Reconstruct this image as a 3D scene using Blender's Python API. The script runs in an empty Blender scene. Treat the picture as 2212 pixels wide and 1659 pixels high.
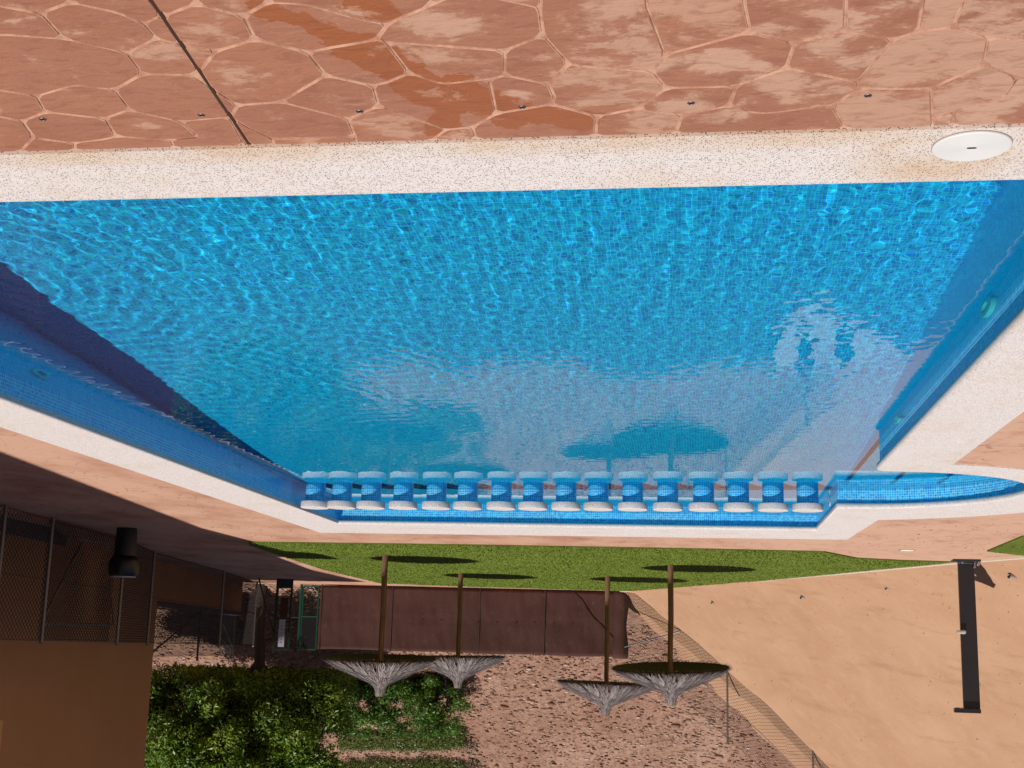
import bpy, bmesh, math, random
import numpy as np
from mathutils import Vector, Matrix
from mathutils import noise as mnoise
random.seed(7); rng = np.random.default_rng(7)
sc = bpy.context.scene
COL = sc.collection

# ---------------------------------------------------------------- camera, sky, sun, exposure
CAM_H, FOC, IW, IH = 1.7, 2830.0, 2212.0, 1659.0
def _n(v): return v / np.linalg.norm(v)
_down = _n(np.array([723 - IW/2, 14700 - IH/2, FOC]))
_fw = np.array([706 - IW/2, 245 - IH/2, FOC]); _fw = _n(_fw - _down*_fw.dot(_down))
_R = np.stack([np.cross(_fw, -_down), _fw, -_down])
CAMP = np.array([0, 0, CAM_H])
cam = bpy.data.cameras.new('camera'); co = bpy.data.objects.new('camera', cam); COL.objects.link(co)
cam.lens = 36.0*FOC/IW; cam.sensor_width = 36; cam.clip_start = .05; cam.clip_end = 2000
_cx, _cy, _cz = _R @ np.array([-1, 0, 0]), _R @ np.array([0, 1, 0]), _R @ np.array([0, 0, -1])
M4 = Matrix.Identity(4)
for _i in range(3):
    M4[_i][0], M4[_i][1], M4[_i][2], M4[_i][3] = _cx[_i], _cy[_i], _cz[_i], CAMP[_i]
co.matrix_world = M4          # the photograph was taken with the phone upside down
sc.camera = co

TO_SUN = Vector((.27, -.56, 1.0)).normalized()
world = bpy.data.worlds.new("World"); sc.world = world; world.use_nodes = True
_nt = world.node_tree; _nt.nodes.clear()
_sky = _nt.nodes.new('ShaderNodeTexSky'); _sky.sky_type = 'NISHITA'; _sky.sun_disc = False
_sky.sun_elevation = math.asin(TO_SUN.z); _sky.sun_rotation = math.atan2(TO_SUN.x, TO_SUN.y)
_bg = _nt.nodes.new('ShaderNodeBackground'); _bg.inputs[1].default_value = 0.05
_wo = _nt.nodes.new('ShaderNodeOutputWorld')
_nt.links.new(_sky.outputs[0], _bg.inputs[0]); _nt.links.new(_bg.outputs[0], _wo.inputs[0])
sun = bpy.data.lights.new('sun', 'SUN'); sun.energy = 4.9; sun.angle = math.radians(.5); sun.color = (1, .95, .88)
sun.cycles.is_caustics_light = True
so = bpy.data.objects.new('sun', sun); COL.objects.link(so)
so.rotation_euler = TO_SUN.to_track_quat('Z', 'Y').to_euler(); so.location = (20, -40, 60)
sc.view_settings.view_transform = 'Standard'; sc.view_settings.look = 'None'
sc.view_settings.exposure = -0.27; sc.view_settings.gamma = 1; sc.view_settings.use_curve_mapping = False
sc.cycles.use_denoising = True
sc.cycles.max_bounces = 10; sc.cycles.transparent_max_bounces = 12
sc.cycles.sample_clamp_indirect = 4.0
sc.cycles.caustics_refractive = True; sc.cycles.caustics_reflective = False

# ---------------------------------------------------------------- helpers
def ray(x, y): return _R @ np.array([IW - x - IW/2, IH - y - IH/2, FOC])
def gp(x, y, z=0.):
    d = ray(x, y); return CAMP + d*((z - CAM_H)/d[2])
def aty(x, y, Y):
    d = ray(x, y); return CAMP + d*(Y/d[1])

def tag(o, label=None, cat=None, group=None, kind=None):
    if label: o['label'] = label
    if cat: o['category'] = cat
    if group: o['group'] = group
    if kind: o['kind'] = kind
    return o
def empty(name, loc=(0, 0, 0), rz=0., label=None, cat=None, group=None):
    o = bpy.data.objects.new(name, None); COL.objects.link(o); o.location = loc; o.rotation_euler = (0, 0, rz)
    o.empty_display_size = .1
    return tag(o, label, cat, group)

class MB:
    def __init__(s): s.v = []; s.f = []; s.uv = {}; s.mi = {}
    def add(s, vs, fs, uvs=None):
        b = len(s.v); s.v.extend([tuple(map(float, p)) for p in vs])
        for k, f in enumerate(fs):
            if uvs: s.uv[len(s.f)] = uvs[k]
            s.f.append([i + b for i in f])
        return s
    def box(s, c, d, rz=0., rot=None):
        x, y, z = d[0]/2, d[1]/2, d[2]/2
        vs = [Vector(p) for p in ((-x,-y,-z),(x,-y,-z),(x,y,-z),(-x,y,-z),(-x,-y,z),(x,-y,z),(x,y,z),(-x,y,z))]
        m = rot if rot is not None else Matrix.Rotation(rz, 3, 'Z')
        vs = [m @ v + Vector(c) for v in vs]
        return s.add(vs, [[0,3,2,1],[4,5,6,7],[0,1,5,4],[1,2,6,5],[2,3,7,6],[3,0,4,7]])
    def tube(s, pts, rad, n=8, cap=True, uvp=False):
        pts = [Vector(p) for p in pts]; k = len(pts)
        rs = list(rad) if hasattr(rad, '__len__') else [rad]*k
        rings = []
        d0 = (pts[1]-pts[0]).normalized(); a = d0.orthogonal().normalized()
        for i, p in enumerate(pts):
            d = (pts[min(i+1, k-1)] - pts[max(i-1, 0)]).normalized()
            a = (a - d*a.dot(d)).normalized(); b = d.cross(a)
            rings.append([p + (a*math.cos(t) + b*math.sin(t))*rs[i] for t in [2*math.pi*j/n for j in range(n)]])
        vs = [q for r in rings for q in r]; fs = []
        for i in range(k-1):
            for j in range(n):
                j2 = (j+1) % n; fs.append([i*n+j, i*n+j2, (i+1)*n+j2, (i+1)*n+j])
        if cap: fs.append(list(range(n))[::-1]); fs.append([(k-1)*n+j for j in range(n)])
        return s.add(vs, fs)
    def lathe(s, prof, c=(0, 0, 0), n=24, uv=False):
        vs = []; fs = []; us = []
        for r, z in prof:
            for j in range(n):
                t = 2*math.pi*j/n; vs.append((c[0]+r*math.cos(t), c[1]+r*math.sin(t), c[2]+z))
        for i in range(len(prof)-1):
            for j in range(n):
                j2 = (j+1) % n; fs.append([i*n+j, i*n+j2, (i+1)*n+j2, (i+1)*n+j])
                if uv:
                    R = max(prof[i][0], 1e-3); u0, u1 = R*2*math.pi*j/n, R*2*math.pi*(j+1)/n
                    us.append([(u0, prof[i][1]), (u1, prof[i][1]), (u1, prof[i+1][1]), (u0, prof[i+1][1])])
        return s.add(vs, fs, us if uv else None)
    def poly_prism(s, poly, z0, z1):
        n = len(poly); vs = [(p[0], p[1], z0) for p in poly] + [(p[0], p[1], z1) for p in poly]
        return s.add(vs, [list(range(n))[::-1], list(range(n, 2*n))] + [[i, (i+1) % n, n+(i+1) % n, n+i] for i in range(n)])
    def mesh(s, name, smooth=False):
        me = bpy.data.meshes.new(name); me.from_pydata(s.v, [], s.f)
        if s.uv:
            ul = me.uv_layers.new(name='UVMap')
            for p in me.polygons:
                if p.index in s.uv:
                    for k, li in enumerate(p.loop_indices): ul.data[li].uv = s.uv[p.index][k]
        if smooth: me.shade_smooth()
        return me
    def build(s, name, mat, parent=None, smooth=False, bevel=0., loc=None, auto=None, seg=2):
        me = s.mesh(name, smooth); return link(name, me, mat, parent, bevel, loc, auto, seg)
def link(name, me, mat, parent=None, bevel=0., loc=None, auto=None, seg=2):
    if mat is not None:
        if not me.materials: me.materials.append(mat)
    o = bpy.data.objects.new(name, me); COL.objects.link(o)
    if parent: o.parent = parent
    if loc: o.location = loc
    if bevel:
        b = o.modifiers.new('bevel', 'BEVEL'); b.width = bevel; b.segments = seg; b.limit_method = 'ANGLE'; b.angle_limit = math.radians(35)
    if auto: 
        me.shade_smooth(); me.set_sharp_from_angle(angle=math.radians(auto))
    return o
def np_mesh(name, verts, faces, smooth=False):
    """verts (n,3), faces (m,k) arrays -> mesh, quick."""
    me = bpy.data.meshes.new(name); verts = np.asarray(verts, np.float32); faces = np.asarray(faces, np.int32)
    m, k = faces.shape
    me.vertices.add(len(verts)); me.vertices.foreach_set('co', verts.ravel())
    me.loops.add(m*k); me.loops.foreach_set('vertex_index', faces.ravel())
    me.polygons.add(m); me.polygons.foreach_set('loop_start', np.arange(0, m*k, k, dtype=np.int32))
    me.update(calc_edges=True); me.validate()
    if smooth: me.shade_smooth()
    return me
def copy_tree(o, parent=None):
    c = o.copy(); COL.objects.link(c)
    if parent: c.parent = parent
    for ch in list(o.children): copy_tree(ch, c)
    return c

# ---------------------------------------------------------------- materials
class NT:
    def __init__(s, name):
        s.m = bpy.data.materials.new(name); s.m.use_nodes = True; s.t = s.m.node_tree; s.t.nodes.clear()
        s.out = s.t.nodes.new('ShaderNodeOutputMaterial')
    def n(s, typ, props=None, **ins):
        nd = s.t.nodes.new('ShaderNode' + typ)
        for k, v in (props or {}).items(): setattr(nd, k, v)
        for k, v in ins.items():
            key = k.replace('_', ' ')
            sock = nd.inputs[int(key[1:])] if key[0] == 'i' and key[1:].isdigit() else nd.inputs[key]
            s.set(sock, v)
        return nd
    def set(s, sock, v):
        if isinstance(v, bpy.types.NodeSocket): s.t.links.new(v, sock)
        elif isinstance(v, bpy.types.Node): s.t.links.new(v.outputs[0], sock)
        else:
            if sock.type == 'RGBA' and len(v) == 3: v = (*v, 1)
            sock.default_value = v
    def math(s, op, a, b=0., c=0., clamp=False):
        return s.n('Math', {'operation': op, 'use_clamp': clamp}, i0=a, i1=b, i2=c).outputs[0]
    def mix(s, f, a, b, blend='MIX'):
        nd = s.t.nodes.new('ShaderNodeMix'); nd.data_type = 'RGBA'; nd.blend_type = blend
        s.set(nd.inputs[0], f); s.set(nd.inputs[6], a); s.set(nd.inputs[7], b); return nd.outputs[2]
    def noise(s, vec, scale, detail=4, rough=.55, dist=0., out=0):
        return s.n('TexNoise', None, Vector=vec, Scale=scale, Detail=detail, Roughness=rough, Distortion=dist).outputs[out]
    def ramp(s, f, lo, hi):
        return s.n('MapRange', {'interpolation_type': 'SMOOTHSTEP'}, i0=f, i1=lo, i2=hi, i3=0., i4=1.).outputs[0]
    def pos(s): return s.n('NewGeometry').outputs['Position']
    def obj(s): return s.n('TexCoord').outputs['Object']
    def scale(s, vec, sx, sy, sz):
        return s.n('VectorMath', {'operation': 'MULTIPLY'}, i0=vec, i1=(sx, sy, sz)).outputs[0]
    def bump(s, h, strength=.5, dist=.01, nrm=None):
        nd = s.n('Bump', None, Strength=strength, Distance=dist, Height=h)
        if nrm is not None: s.set(nd.inputs['Normal'], nrm)
        return nd.outputs[0]
    def done(s, base, rough=.7, normal=None, metal=0., spec=.5, extra=None):
        p = s.n('BsdfPrincipled'); s.set(p.inputs['Base Color'], base); s.set(p.inputs['Roughness'], rough)
        s.set(p.inputs['Metallic'], metal); s.set(p.inputs['Specular IOR Level'], spec)
        if normal is not None: s.set(p.inputs['Normal'], normal)
        for k, v in (extra or {}).items(): s.set(p.inputs[k], v)
        s.t.links.new(p.outputs[0], s.out.inputs[0]); return s.m
def plain(name, col, rough=.6, metal=0., var=.12, sc_=6., spec=.5, bump=.15):
    t = NT(name); o = t.obj(); f = t.noise(o, sc_, 6, .6)
    c = t.mix(f, tuple(v*(1-var) for v in col), tuple(min(1, v*(1+var)) for v in col))
    return t.done(c, t.math('ADD', t.math('MULTIPLY', f, .2), rough-.1), t.bump(t.noise(o, sc_*9, 3), bump, .004), metal, spec)

def deck_colour(t, p, extra=None):
    """terracotta stamped concrete: base tones, pale lime bloom growing towards -x"""
    n1 = t.noise(p, 1.3, 5, .6); n2 = t.noise(t.scale(p, 1, 1.7, 1), 7., 7, .68); n3 = t.noise(p, 60., 4, .7)
    base = t.mix(t.ramp(n1, .35, .68), (.345, .140, .085), (.405, .178, .110))
    base = t.mix(t.math('MULTIPLY', t.ramp(n2, .42, .7), .6), base, (.345, .148, .108))
    sc2 = t.noise(t.scale(p, 14., 30., 1), 1., 6, .7, .8)
    base = t.mix(t.math('MULTIPLY', t.ramp(sc2, .58, .72), .45), base, (.58, .33, .225))
    sep = t.n('SeparateXYZ', None, Vector=p)
    gx = t.n('MapRange', None, i0=sep.outputs[0], i1=1.9, i2=-1.0, i3=-.05, i4=.17).outputs[0]
    bl = t.math('ADD', t.noise(t.scale(p, 1, 1.4, 1), 3.1, 10, .70, .25), gx)
    bl = t.math('ADD', bl, t.math('MULTIPLY', n3, .05))
    if extra is not None: bl = t.math('ADD', bl, extra)
    mask = t.math('ADD', t.math('MULTIPLY', t.ramp(bl, .54, .70), .62), t.math('MULTIPLY', t.ramp(t.math('ADD', bl, t.math('MULTIPLY', n2, .16)), .685, .72), .38))
    base = t.mix(t.math('MULTIPLY', mask, .8), base, (.60, .375, .268))
    base = t.mix(t.math('MULTIPLY', t.ramp(n3, .56, .72), .25), base, (.62, .31, .19))
    return base, n1, n2, n3, mask

WET = [((560, 18), (700, 62), .036), ((700, 62), (790, 100), .045), ((790, 105), (905, 190), .075), ((905, 185), (985, 215), .085),
       ((985, 215), (950, 280), .05), ((985, 190), (1105, 250), .07), ((1105, 248), (1262, 262), .055), ((790, 5), (815, 18), .05)]
def mat_stone():
    t = NT('stamped_stone'); p = t.pos()
    rnd = t.n('ObjectInfo').outputs['Random']
    ln = t.n('VectorMath', {'operation': 'LENGTH'}, i0=t.obj()).outputs['Value']
    cen_ = t.math('MULTIPLY', t.math('SUBTRACT', .105, ln), t.math('MULTIPLY', t.math('FRACT', t.math('MULTIPLY', rnd, 7.3)), 1.3))
    ex = t.math('ADD', t.math('MULTIPLY', t.math('SUBTRACT', rnd, .55), .12), t.math('MAXIMUM', cen_, -.06))
    base, n1, n2, n3, bloom = deck_colour(t, p, ex)
    base = t.mix(t.math('MULTIPLY', rnd, .35), base, t.mix(rnd, (.33, .15, .10), (.43, .18, .105)))
    # spilled water: union of a few capsules with a ragged noise outline
    nz = t.n('TexNoise', None, Vector=p, Scale=9., Detail=7., Roughness=.62)
    off = t.n('VectorMath', {'operation': 'SUBTRACT'}, i0=nz.outputs['Color'], i1=(.5, .5, .5)).outputs[0]
    q = t.n('VectorMath', {'operation': 'MULTIPLY_ADD'}, i0=off, i1=(.21, .21, 0.), i2=p).outputs[0]
    q = t.scale(q, 1, 1, 0)
    best = None
    for a, b, r in WET:
        A, B = gp(*a), gp(*b); ab = Vector((B-A).tolist()); L2 = ab.length_squared
        pa = t.n('VectorMath', {'operation': 'SUBTRACT'}, i0=q, i1=tuple(A)).outputs[0]
        h = t.math('DIVIDE', t.n('VectorMath', {'operation': 'DOT_PRODUCT'}, i0=pa, i1=tuple(ab)).outputs['Value'], L2, clamp=True)
        ph = t.n('VectorMath', {'operation': 'SCALE'}, i0=tuple(ab)); t.set(ph.inputs['Scale'], h)
        d = t.n('VectorMath', {'operation': 'DISTANCE'}, i0=pa, i1=ph.outputs[0]).outputs['Value']
        d = t.math('DIVIDE', d, r*1.22)
        best = d if best is None else t.math('MINIMUM', best, d)
    wet = t.math('MULTIPLY', t.ramp(best, 1.06, .96), t.math('SUBTRACT', 1., t.math('MULTIPLY', t.ramp(bloom, .3, .9), .55)))
    base = t.mix(t.math('MULTIPLY', wet, .93), base, (.365, .118, .048))
    rough = t.math('SUBTRACT', .78, t.math('MULTIPLY', wet, .5))
    sl8 = t.noise(t.scale(p, 9., 20., 1), 1., 8, .62, .8)
    h = t.math('ADD', t.math('MULTIPLY', n2, .5), t.math('MULTIPLY', n3, .22))
    h = t.math('ADD', h, t.math('MULTIPLY', sl8, .6))
    base = t.mix(t.math('MULTIPLY', t.ramp(sl8, .50, .36), .35), base, (.24, .085, .05))
    return t.done(base, rough, t.bump(h, .55, .016), 0, .35)
def mat_joint():
    t = NT('stone_joint'); p = t.pos(); n = t.noise(p, 11., 6, .7); n3 = t.noise(p, 90., 3)
    return t.done(t.mix(t.ramp(n, .35, .62), (.40, .185, .116), (.58, .335, .235)), .9, t.bump(n3, .5, .006))
def mat_deck():
    t = NT('stamped_deck'); p = t.pos(); base, n1, n2, n3, bloom = deck_colour(t, p)
    pale = t.ramp(t.noise(t.scale(p, .8, .45, 1), 1.1, 5, .6), .25, .62)
    base = t.mix(t.math('MULTIPLY', pale, .85), base, (.62, .38, .27))
    dn = t.n('VectorMath', {'operation': 'MULTIPLY_ADD'}, i0=t.noise(p, 5., 3, .5, 0., 1), i1=(.06, .06, 0), i2=p).outputs[0]
    v = t.n('TexVoronoi', {'feature': 'DISTANCE_TO_EDGE'}, Vector=dn, Scale=3.9, Randomness=.85).outputs[0]
    j = t.ramp(v, .05, .012)
    brk = t.ramp(t.noise(p, 2.1, 3), .5, .62)
    base = t.mix(t.math('MULTIPLY', t.math('MULTIPLY', j, brk), .55), base, (.28, .13, .085))
    h = t.math('SUBTRACT', t.math('ADD', t.math('MULTIPLY', n2, .5), t.math('MULTIPLY', n3, .2)), t.math('MULTIPLY', j, .5))
    return t.done(base, .82, t.bump(h, .5, .012), 0, .3)
def mat_coping():
    t = NT('pebble_coping'); p = t.pos()
    v = t.n('TexVoronoi', {'feature': 'F1'}, Vector=p, Scale=160., Randomness=1.)
    sz = t.n('SeparateColor', None, Color=v.outputs['Color'])
    keep = t.math('LESS_THAN', sz.outputs[0], .40)
    dot = t.math('MULTIPLY', t.ramp(v.outputs['Distance'], .46, .30), keep)
    n1 = t.noise(p, 1.7, 6, .65); n2 = t.noise(p, 26., 5, .6)
    base = t.mix(n2, (.66, .59, .565), (.83, .775, .765))
    stain = t.ramp(n1, .48, .72)
    sep = t.n('SeparateXYZ', None, Vector=p)
    edge = t.ramp(sep.outputs[1], 4.33, 4.16)               # near kerb: soil washed off the paving
    lid = t.ramp(t.n('VectorMath', {'operation': 'DISTANCE'}, i0=p, i1=(-.80, 4.33, 0)).outputs['Value'], .42, .1)
    st = t.math('MULTIPLY', t.math('MAXIMUM', t.math('MAXIMUM', t.math('MULTIPLY', edge, .75), lid), t.math('MULTIPLY', stain, .35)), t.math('ADD', t.ramp(n1, .3, .62), .25))
    base = t.mix(t.math('MULTIPLY', st, .62, clamp=True), base, (.62, .41, .22))
    base = t.mix(t.math('MULTIPLY', dot, .9), base, t.mix(sz.outputs[1], (.06, .028, .018), (.20, .105, .06)))
    h = t.math('SUBTRACT', t.math('MULTIPLY', n2, .4), dot)
    return t.done(base, .8, t.bump(h, .5, .004), 0, .3)
def mat_mosaic(name='blue_mosaic', pitch=.0265):
    t = NT(name); uv = t.n('UVMap').outputs[0]
    q = t.n('VectorMath', {'operation': 'SCALE'}, i0=uv); q.inputs['Scale'].default_value = 1/pitch; q = q.outputs[0]
    fr = t.n('VectorMath', {'operation': 'FRACTION'}, i0=q).outputs[0]
    fl = t.n('VectorMath', {'operation': 'FLOOR'}, i0=q).outputs[0]
    c = t.n('VectorMath', {'operation': 'ABSOLUTE'}, i0=t.n('VectorMath', {'operation': 'SUBTRACT'}, i0=fr, i1=(.5, .5, .5)).outputs[0]).outputs[0]
    s_ = t.n('SeparateXYZ', None, Vector=c)
    e = t.math('MAXIMUM', s_.outputs[0], s_.outputs[1])
    grout = t.ramp(e, .40, .46)
    w = t.n('TexWhiteNoise', {'noise_dimensions': '2D'}, Vector=fl)
    r = t.n('ValToRGB', None, Fac=w.outputs[0]).outputs[0]
    cr = r.node.color_ramp; cr.interpolation = 'CONSTANT'
    cols = [(0, (.004, .30, .80)), (.20, (.010, .45, .92)), (.48, (.025, .54, .96)), (.76, (.006, .37, .89)), (.9, (.06, .66, .97))]
    cr.elements[0].color = (*cols[0][1], 1); cr.elements[0].position = 0; cr.elements[1].position = cols[1][0]; cr.elements[1].color = (*cols[1][1], 1)
    for pz, cc in cols[2:]: el = cr.elements.new(pz); el.color = (*cc, 1)
    base = t.mix(grout, r, (.42, .86, .97))
    rough = t.math('ADD', t.math('MULTIPLY', grout, .5), .22)
    return t.done(base, rough, t.bump(t.math('SUBTRACT', 1., grout), .4, .002), 0, .5)
def mat_water():
    t = NT('pool_water')
    return t.done((.07, .91, 1.0), 0., None, 0, .5, {'Transmission Weight': 1., 'IOR': 1.333})
def mat_turf():
    t = NT('turf'); p = t.pos(); n = t.noise(p, .8, 5, .6); f = t.noise(p, 55., 4, .7)
    c = t.mix(t.ramp(n, .3, .7), (.10, .145, .016), (.15, .20, .025)); c = t.mix(t.math('MULTIPLY', t.ramp(f, .4, .7), .6), c, (.065, .095, .011))
    return t.done(c, .8, t.bump(f, .45, .02), 0, .2)
def mat_blade():
    t = NT('grass_blade'); p = t.pos(); n = t.noise(p, .7, 4); f = t.noise(p, 40., 2)
    c = t.mix(n, (.13, .185, .019), (.175, .23, .028)); c = t.mix(f, c, (.165, .225, .03))
    return t.done(c, .6, None, 0, .3)
def mat_ochre(name, a, b, streak=True):
    t = NT(name); p = t.pos(); n = t.noise(p, .55, 6, .6); f = t.noise(p, 30., 6, .7); sp = t.noise(p, 5., 6, .7)
    c = t.mix(t.ramp(n, .25, .75), a, b)
    if streak:
        rotd = t.n('VectorRotate', {'rotation_type': 'Z_AXIS'}, Vector=p, Angle=.6).outputs[0]
        st = t.noise(t.scale(rotd, 2.2, .35, .6), 1.4, 6, .6)
        c = t.mix(t.math('MULTIPLY', t.ramp(st, .52, .75), .55), c, tuple(v*.68 for v in a))
        c = t.mix(t.math('MULTIPLY', t.ramp(sp, .62, .78), .35), c, tuple(v*.6 for v in a))
        fs = t.noise(t.scale(rotd, 1.6, .7, 1.), 9., 5, .65); c = t.mix(t.math('MULTIPLY', t.ramp(fs, .60, .72), .40), c, tuple(v*.62 for v in a))
        pk = t.noise(p, 3.3, 4, .6); c = t.mix(t.math('MULTIPLY', t.ramp(pk, .5, .7), .35), c, (b[0]*1.02, b[1]*1.06, b[2]*1.2))
    h = t.math('ADD', t.math('MULTIPLY', f, .5), sp)
    return t.done(c, .92, t.bump(h, .35, .02), 0, .2)
def mat_rock(name='rubble_soil', k=1.):
    t = NT(name); p = t.pos(); n = t.noise(p, .5, 5, .6); f = t.noise(p, 7., 8, .7); w = t.noise(p, 2.3, 5, .6)
    c = t.mix(t.ramp(n, .3, .7), (.33*k, .185*k, .130*k), (.43*k, .27*k, .20*k))
    c = t.mix(t.ramp(f, .4, .7), c, (.20*k, .095*k, .068*k)); c = t.mix(t.math('MULTIPLY', t.ramp(w, .6, .75), .6), c, (.45*k, .29*k, .21*k))
    return t.done(c, .95, t.bump(f, .8, .08), 0, .15)
def mat_stones():
    t = NT('loose_rock'); p = t.pos(); isl = t.n('NewGeometry').outputs['Random Per Island']
    r = t.n('ValToRGB', None, Fac=isl).outputs[0]; cr = r.node.color_ramp
    cs = [(0, (.24, .125, .090)), (.3, (.34, .19, .135)), (.6, (.42, .26, .19)), (.85, (.52, .37, .29)), (1, (.68, .57, .49))]
    cr.elements[0].color = (*cs[0][1], 1); cr.elements[1].color = (*cs[-1][1], 1); cr.elements[1].position = 1
    for pz, cc in cs[1:-1]: e = cr.elements.new(pz); e.color = (*cc, 1)
    f = t.noise(p, 22., 5, .7)
    return t.done(t.mix(t.math('MULTIPLY', f, .4), r, (.2, .1, .07)), .92, t.bump(f, .6, .02), 0, .15)
def mat_leaf(name, a, b, cc):
    t = NT(name); isl = t.n('NewGeometry').outputs['Random Per Island']; p = t.pos(); n = t.noise(p, 1.1, 3)
    c = t.mix(isl, a, b); c = t.mix(t.ramp(n, .45, .7), c, cc)
    pr = t.n('BsdfPrincipled'); t.set(pr.inputs['Base Color'], c); t.set(pr.inputs['Roughness'], .42)
    tr = t.n('BsdfTranslucent', None, Color=c)
    mx = t.n('MixShader', None, i0=.28); t.t.links.new(pr.outputs[0], mx.inputs[1]); t.t.links.new(tr.outputs[0], mx.inputs[2])
    t.t.links.new(mx.outputs[0], t.out.inputs[0]); return t.m
def mat_wood(name, a, b):
    t = NT(name); o = t.obj(); g = t.noise(t.scale(o, 30, 30, 1.2), 1., 6, .65); k = t.noise(o, 3., 4)
    c = t.mix(t.ramp(g, .3, .7), a, b); c = t.mix(t.math('MULTIPLY', t.ramp(k, .55, .7), .5), c, tuple(v*.4 for v in a))
    return t.done(c, .8, t.bump(g, .5, .01))
def mat_thatch():
    t = NT('brushwood'); isl = t.n('NewGeometry').outputs['Random Per Island']
    c = t.mix(isl, (.10, .08, .078), (.44, .385, .38)); f = t.noise(t.obj(), 40., 3)
    return t.done(t.mix(t.math('MULTIPLY', f, .5), c, (.16, .12, .11)), .85, None, 0, .2)
def mat_cloth():
    t = NT('brown_shade_cloth'); p = t.pos(); n = t.noise(t.scale(p, 1, 1, 1), 1.1, 5, .6); d = t.noise(p, 9., 6, .7); f = t.noise(p, 120., 2)
    c = t.mix(n, (.070, .030, .026), (.095, .044, .037)); c = t.mix(t.math('MULTIPLY', t.ramp(d, .56, .74), .6), c, (.165, .098, .082)); c = t.mix(t.math('MULTIPLY', t.ramp(t.noise(p, .6, 4, .6), .5, .65), .45), c, (.062, .026, .024))
    return t.done(c, .9, t.bump(t.math('ADD', f, d), .4, .01), 0, .2)
MAT = dict(stone=mat_stone(), joint=mat_joint(), deck=mat_deck(), coping=mat_coping(), mosaic=mat_mosaic(), water=mat_water(),
    turf=mat_turf(), blade=mat_blade(), ochre=mat_ochre('sprayed_ochre', (.455, .255, .150), (.53, .315, .198)),
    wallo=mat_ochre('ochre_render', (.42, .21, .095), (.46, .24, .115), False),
    soil=mat_rock(), rocks=mat_stones(), shadepost=plain('shaded_steel', (.075, .066, .064), .6, .3, .2, 18.), clothpost=plain('screen_post', (.055, .027, .023), .85), cloth=mat_cloth(), thatch=mat_thatch(),  # wall-top fence posts: the building's shade is put into a darker steel
    pole=mat_wood('weathered_pole', (.15, .068, .036), (.29, .160, .088)), trunk=mat_wood('shaded_bark', (.020, .013, .010), (.042, .028, .021)),  # trunk bark darkened, shade is put into its colour
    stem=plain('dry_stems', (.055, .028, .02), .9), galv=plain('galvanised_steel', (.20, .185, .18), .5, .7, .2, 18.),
    wire=plain('fence_wire', (.030, .024, .022), .6, .1), green=plain('green_paint', (.006, .062, .036), .45), dkgreen=plain('dark_green_paint', (.006, .02, .015), .5),
    steel=plain('anthracite_steel', (.014, .012, .016), .42, 0., .1, 4.), chrome=plain('chrome', (.72, .72, .74), .14, 1., .05, 5., .5, .02),
    white=plain('white_plastic', (.74, .73, .73), .6, 0., .03), black=plain('black_bag', (.006, .006, .008), .38, 0., .2, 9., .5, .8),
    bin=plain('black_bin', (.010, .010, .013), .5), grey=plain('grey_concrete', (.10, .085, .085), .9), kerb=plain('pale_kerb', (.66, .56, .45), .9),
    satin=plain('satin_metal', (.62, .62, .65), .35, .6, .05, 5., .5, .02), brass=plain('stud_metal', (.20, .16, .15), .45, .7), dark=plain('dark_hole', (.008, .007, .007), .8), dirt=plain('joint_dirt', (.055, .018, .010), .95, 0, .3, 20.),
    lens=plain('lamp_glass', (.03, .06, .10), .15), pvc=plain('grey_pipe', (.33, .29, .26), .6), navy=plain('navy_mosaic', (.006, .012, .07), .35),
    sign=plain('notice_shaded_white', (.42, .43, .52), .5, 0, .05), ink=plain('notice_ink', (.03, .03, .05), .6), lid=plain('pale_lid', (.82, .76, .66), .6),  # notice white greyed, shade is put into its colour; bin rim shares it
    balc=mat_ochre('lit_ochre_render', (.62, .33, .14), (.66, .37, .17), False),  # balcony front: ochre lightened, its lit face is put into the colour
    leafA=mat_leaf('tree_leaf', (.055, .14, .010), (.18, .29, .026), (.24, .33, .03)),
    leafB=mat_leaf('shrub_leaf', (.035, .115, .012), (.12, .22, .026), (.14, .245, .03)),
    leafC=mat_leaf('olive_cover_leaf', (.085, .12, .020), (.15, .18, .036), (.16, .18, .04)),
    leafD=mat_leaf('grey_green_leaf', (.05, .07, .035), (.10, .12, .06), (.08, .10, .05)))

# ---------------------------------------------------------------- pool outline
INNER = [(-1.6, 4.63), (5.0, 4.63), (5.0, 17.95), (-1.57, 17.95)]
OUTER = [(-2.2, 4.13), (5.66, 4.13), (5.68, 19.40), (-2.12, 19.25)]
NA = 22
for i in range(NA+1):
    f = i/NA; a = math.radians(83 + f*(268-83)); b = math.radians(99 + f*(257-99)); r = 2.80 + (2.03-2.80)*min(1, f*1.15)
    INNER.append((-1.75 + 1.52*math.cos(a), 13.68 + 1.52*math.sin(a))); OUTER.append((-1.75 + r*math.cos(b), 13.68 + r*math.sin(b)))
for k in range(4):
    a = math.radians(80 - k*27); INNER.append((-1.70 + .10*math.cos(a), 12.04 + .10*math.sin(a))); OUTER.append((-2.2, 11.72 - .01*k))
NL = len(INNER)
def lip(d, i):
    p, q = np.array(INNER[i]), np.array(OUTER[i]); v = q - p; L = np.linalg.norm(v)
    k = 1.41 if i < 4 else 1.0
    return p + v/L*d*k
WATER_Z = -.205
FLOOR = [(4.4, -2.12), (7.6, -2.05), (10.2, -1.86), (15.3, -.92), (18.1, -.80)]
def floor_z(y): return float(np.interp(y, [a for a, _ in FLOOR], [b for _, b in FLOOR]))

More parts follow.
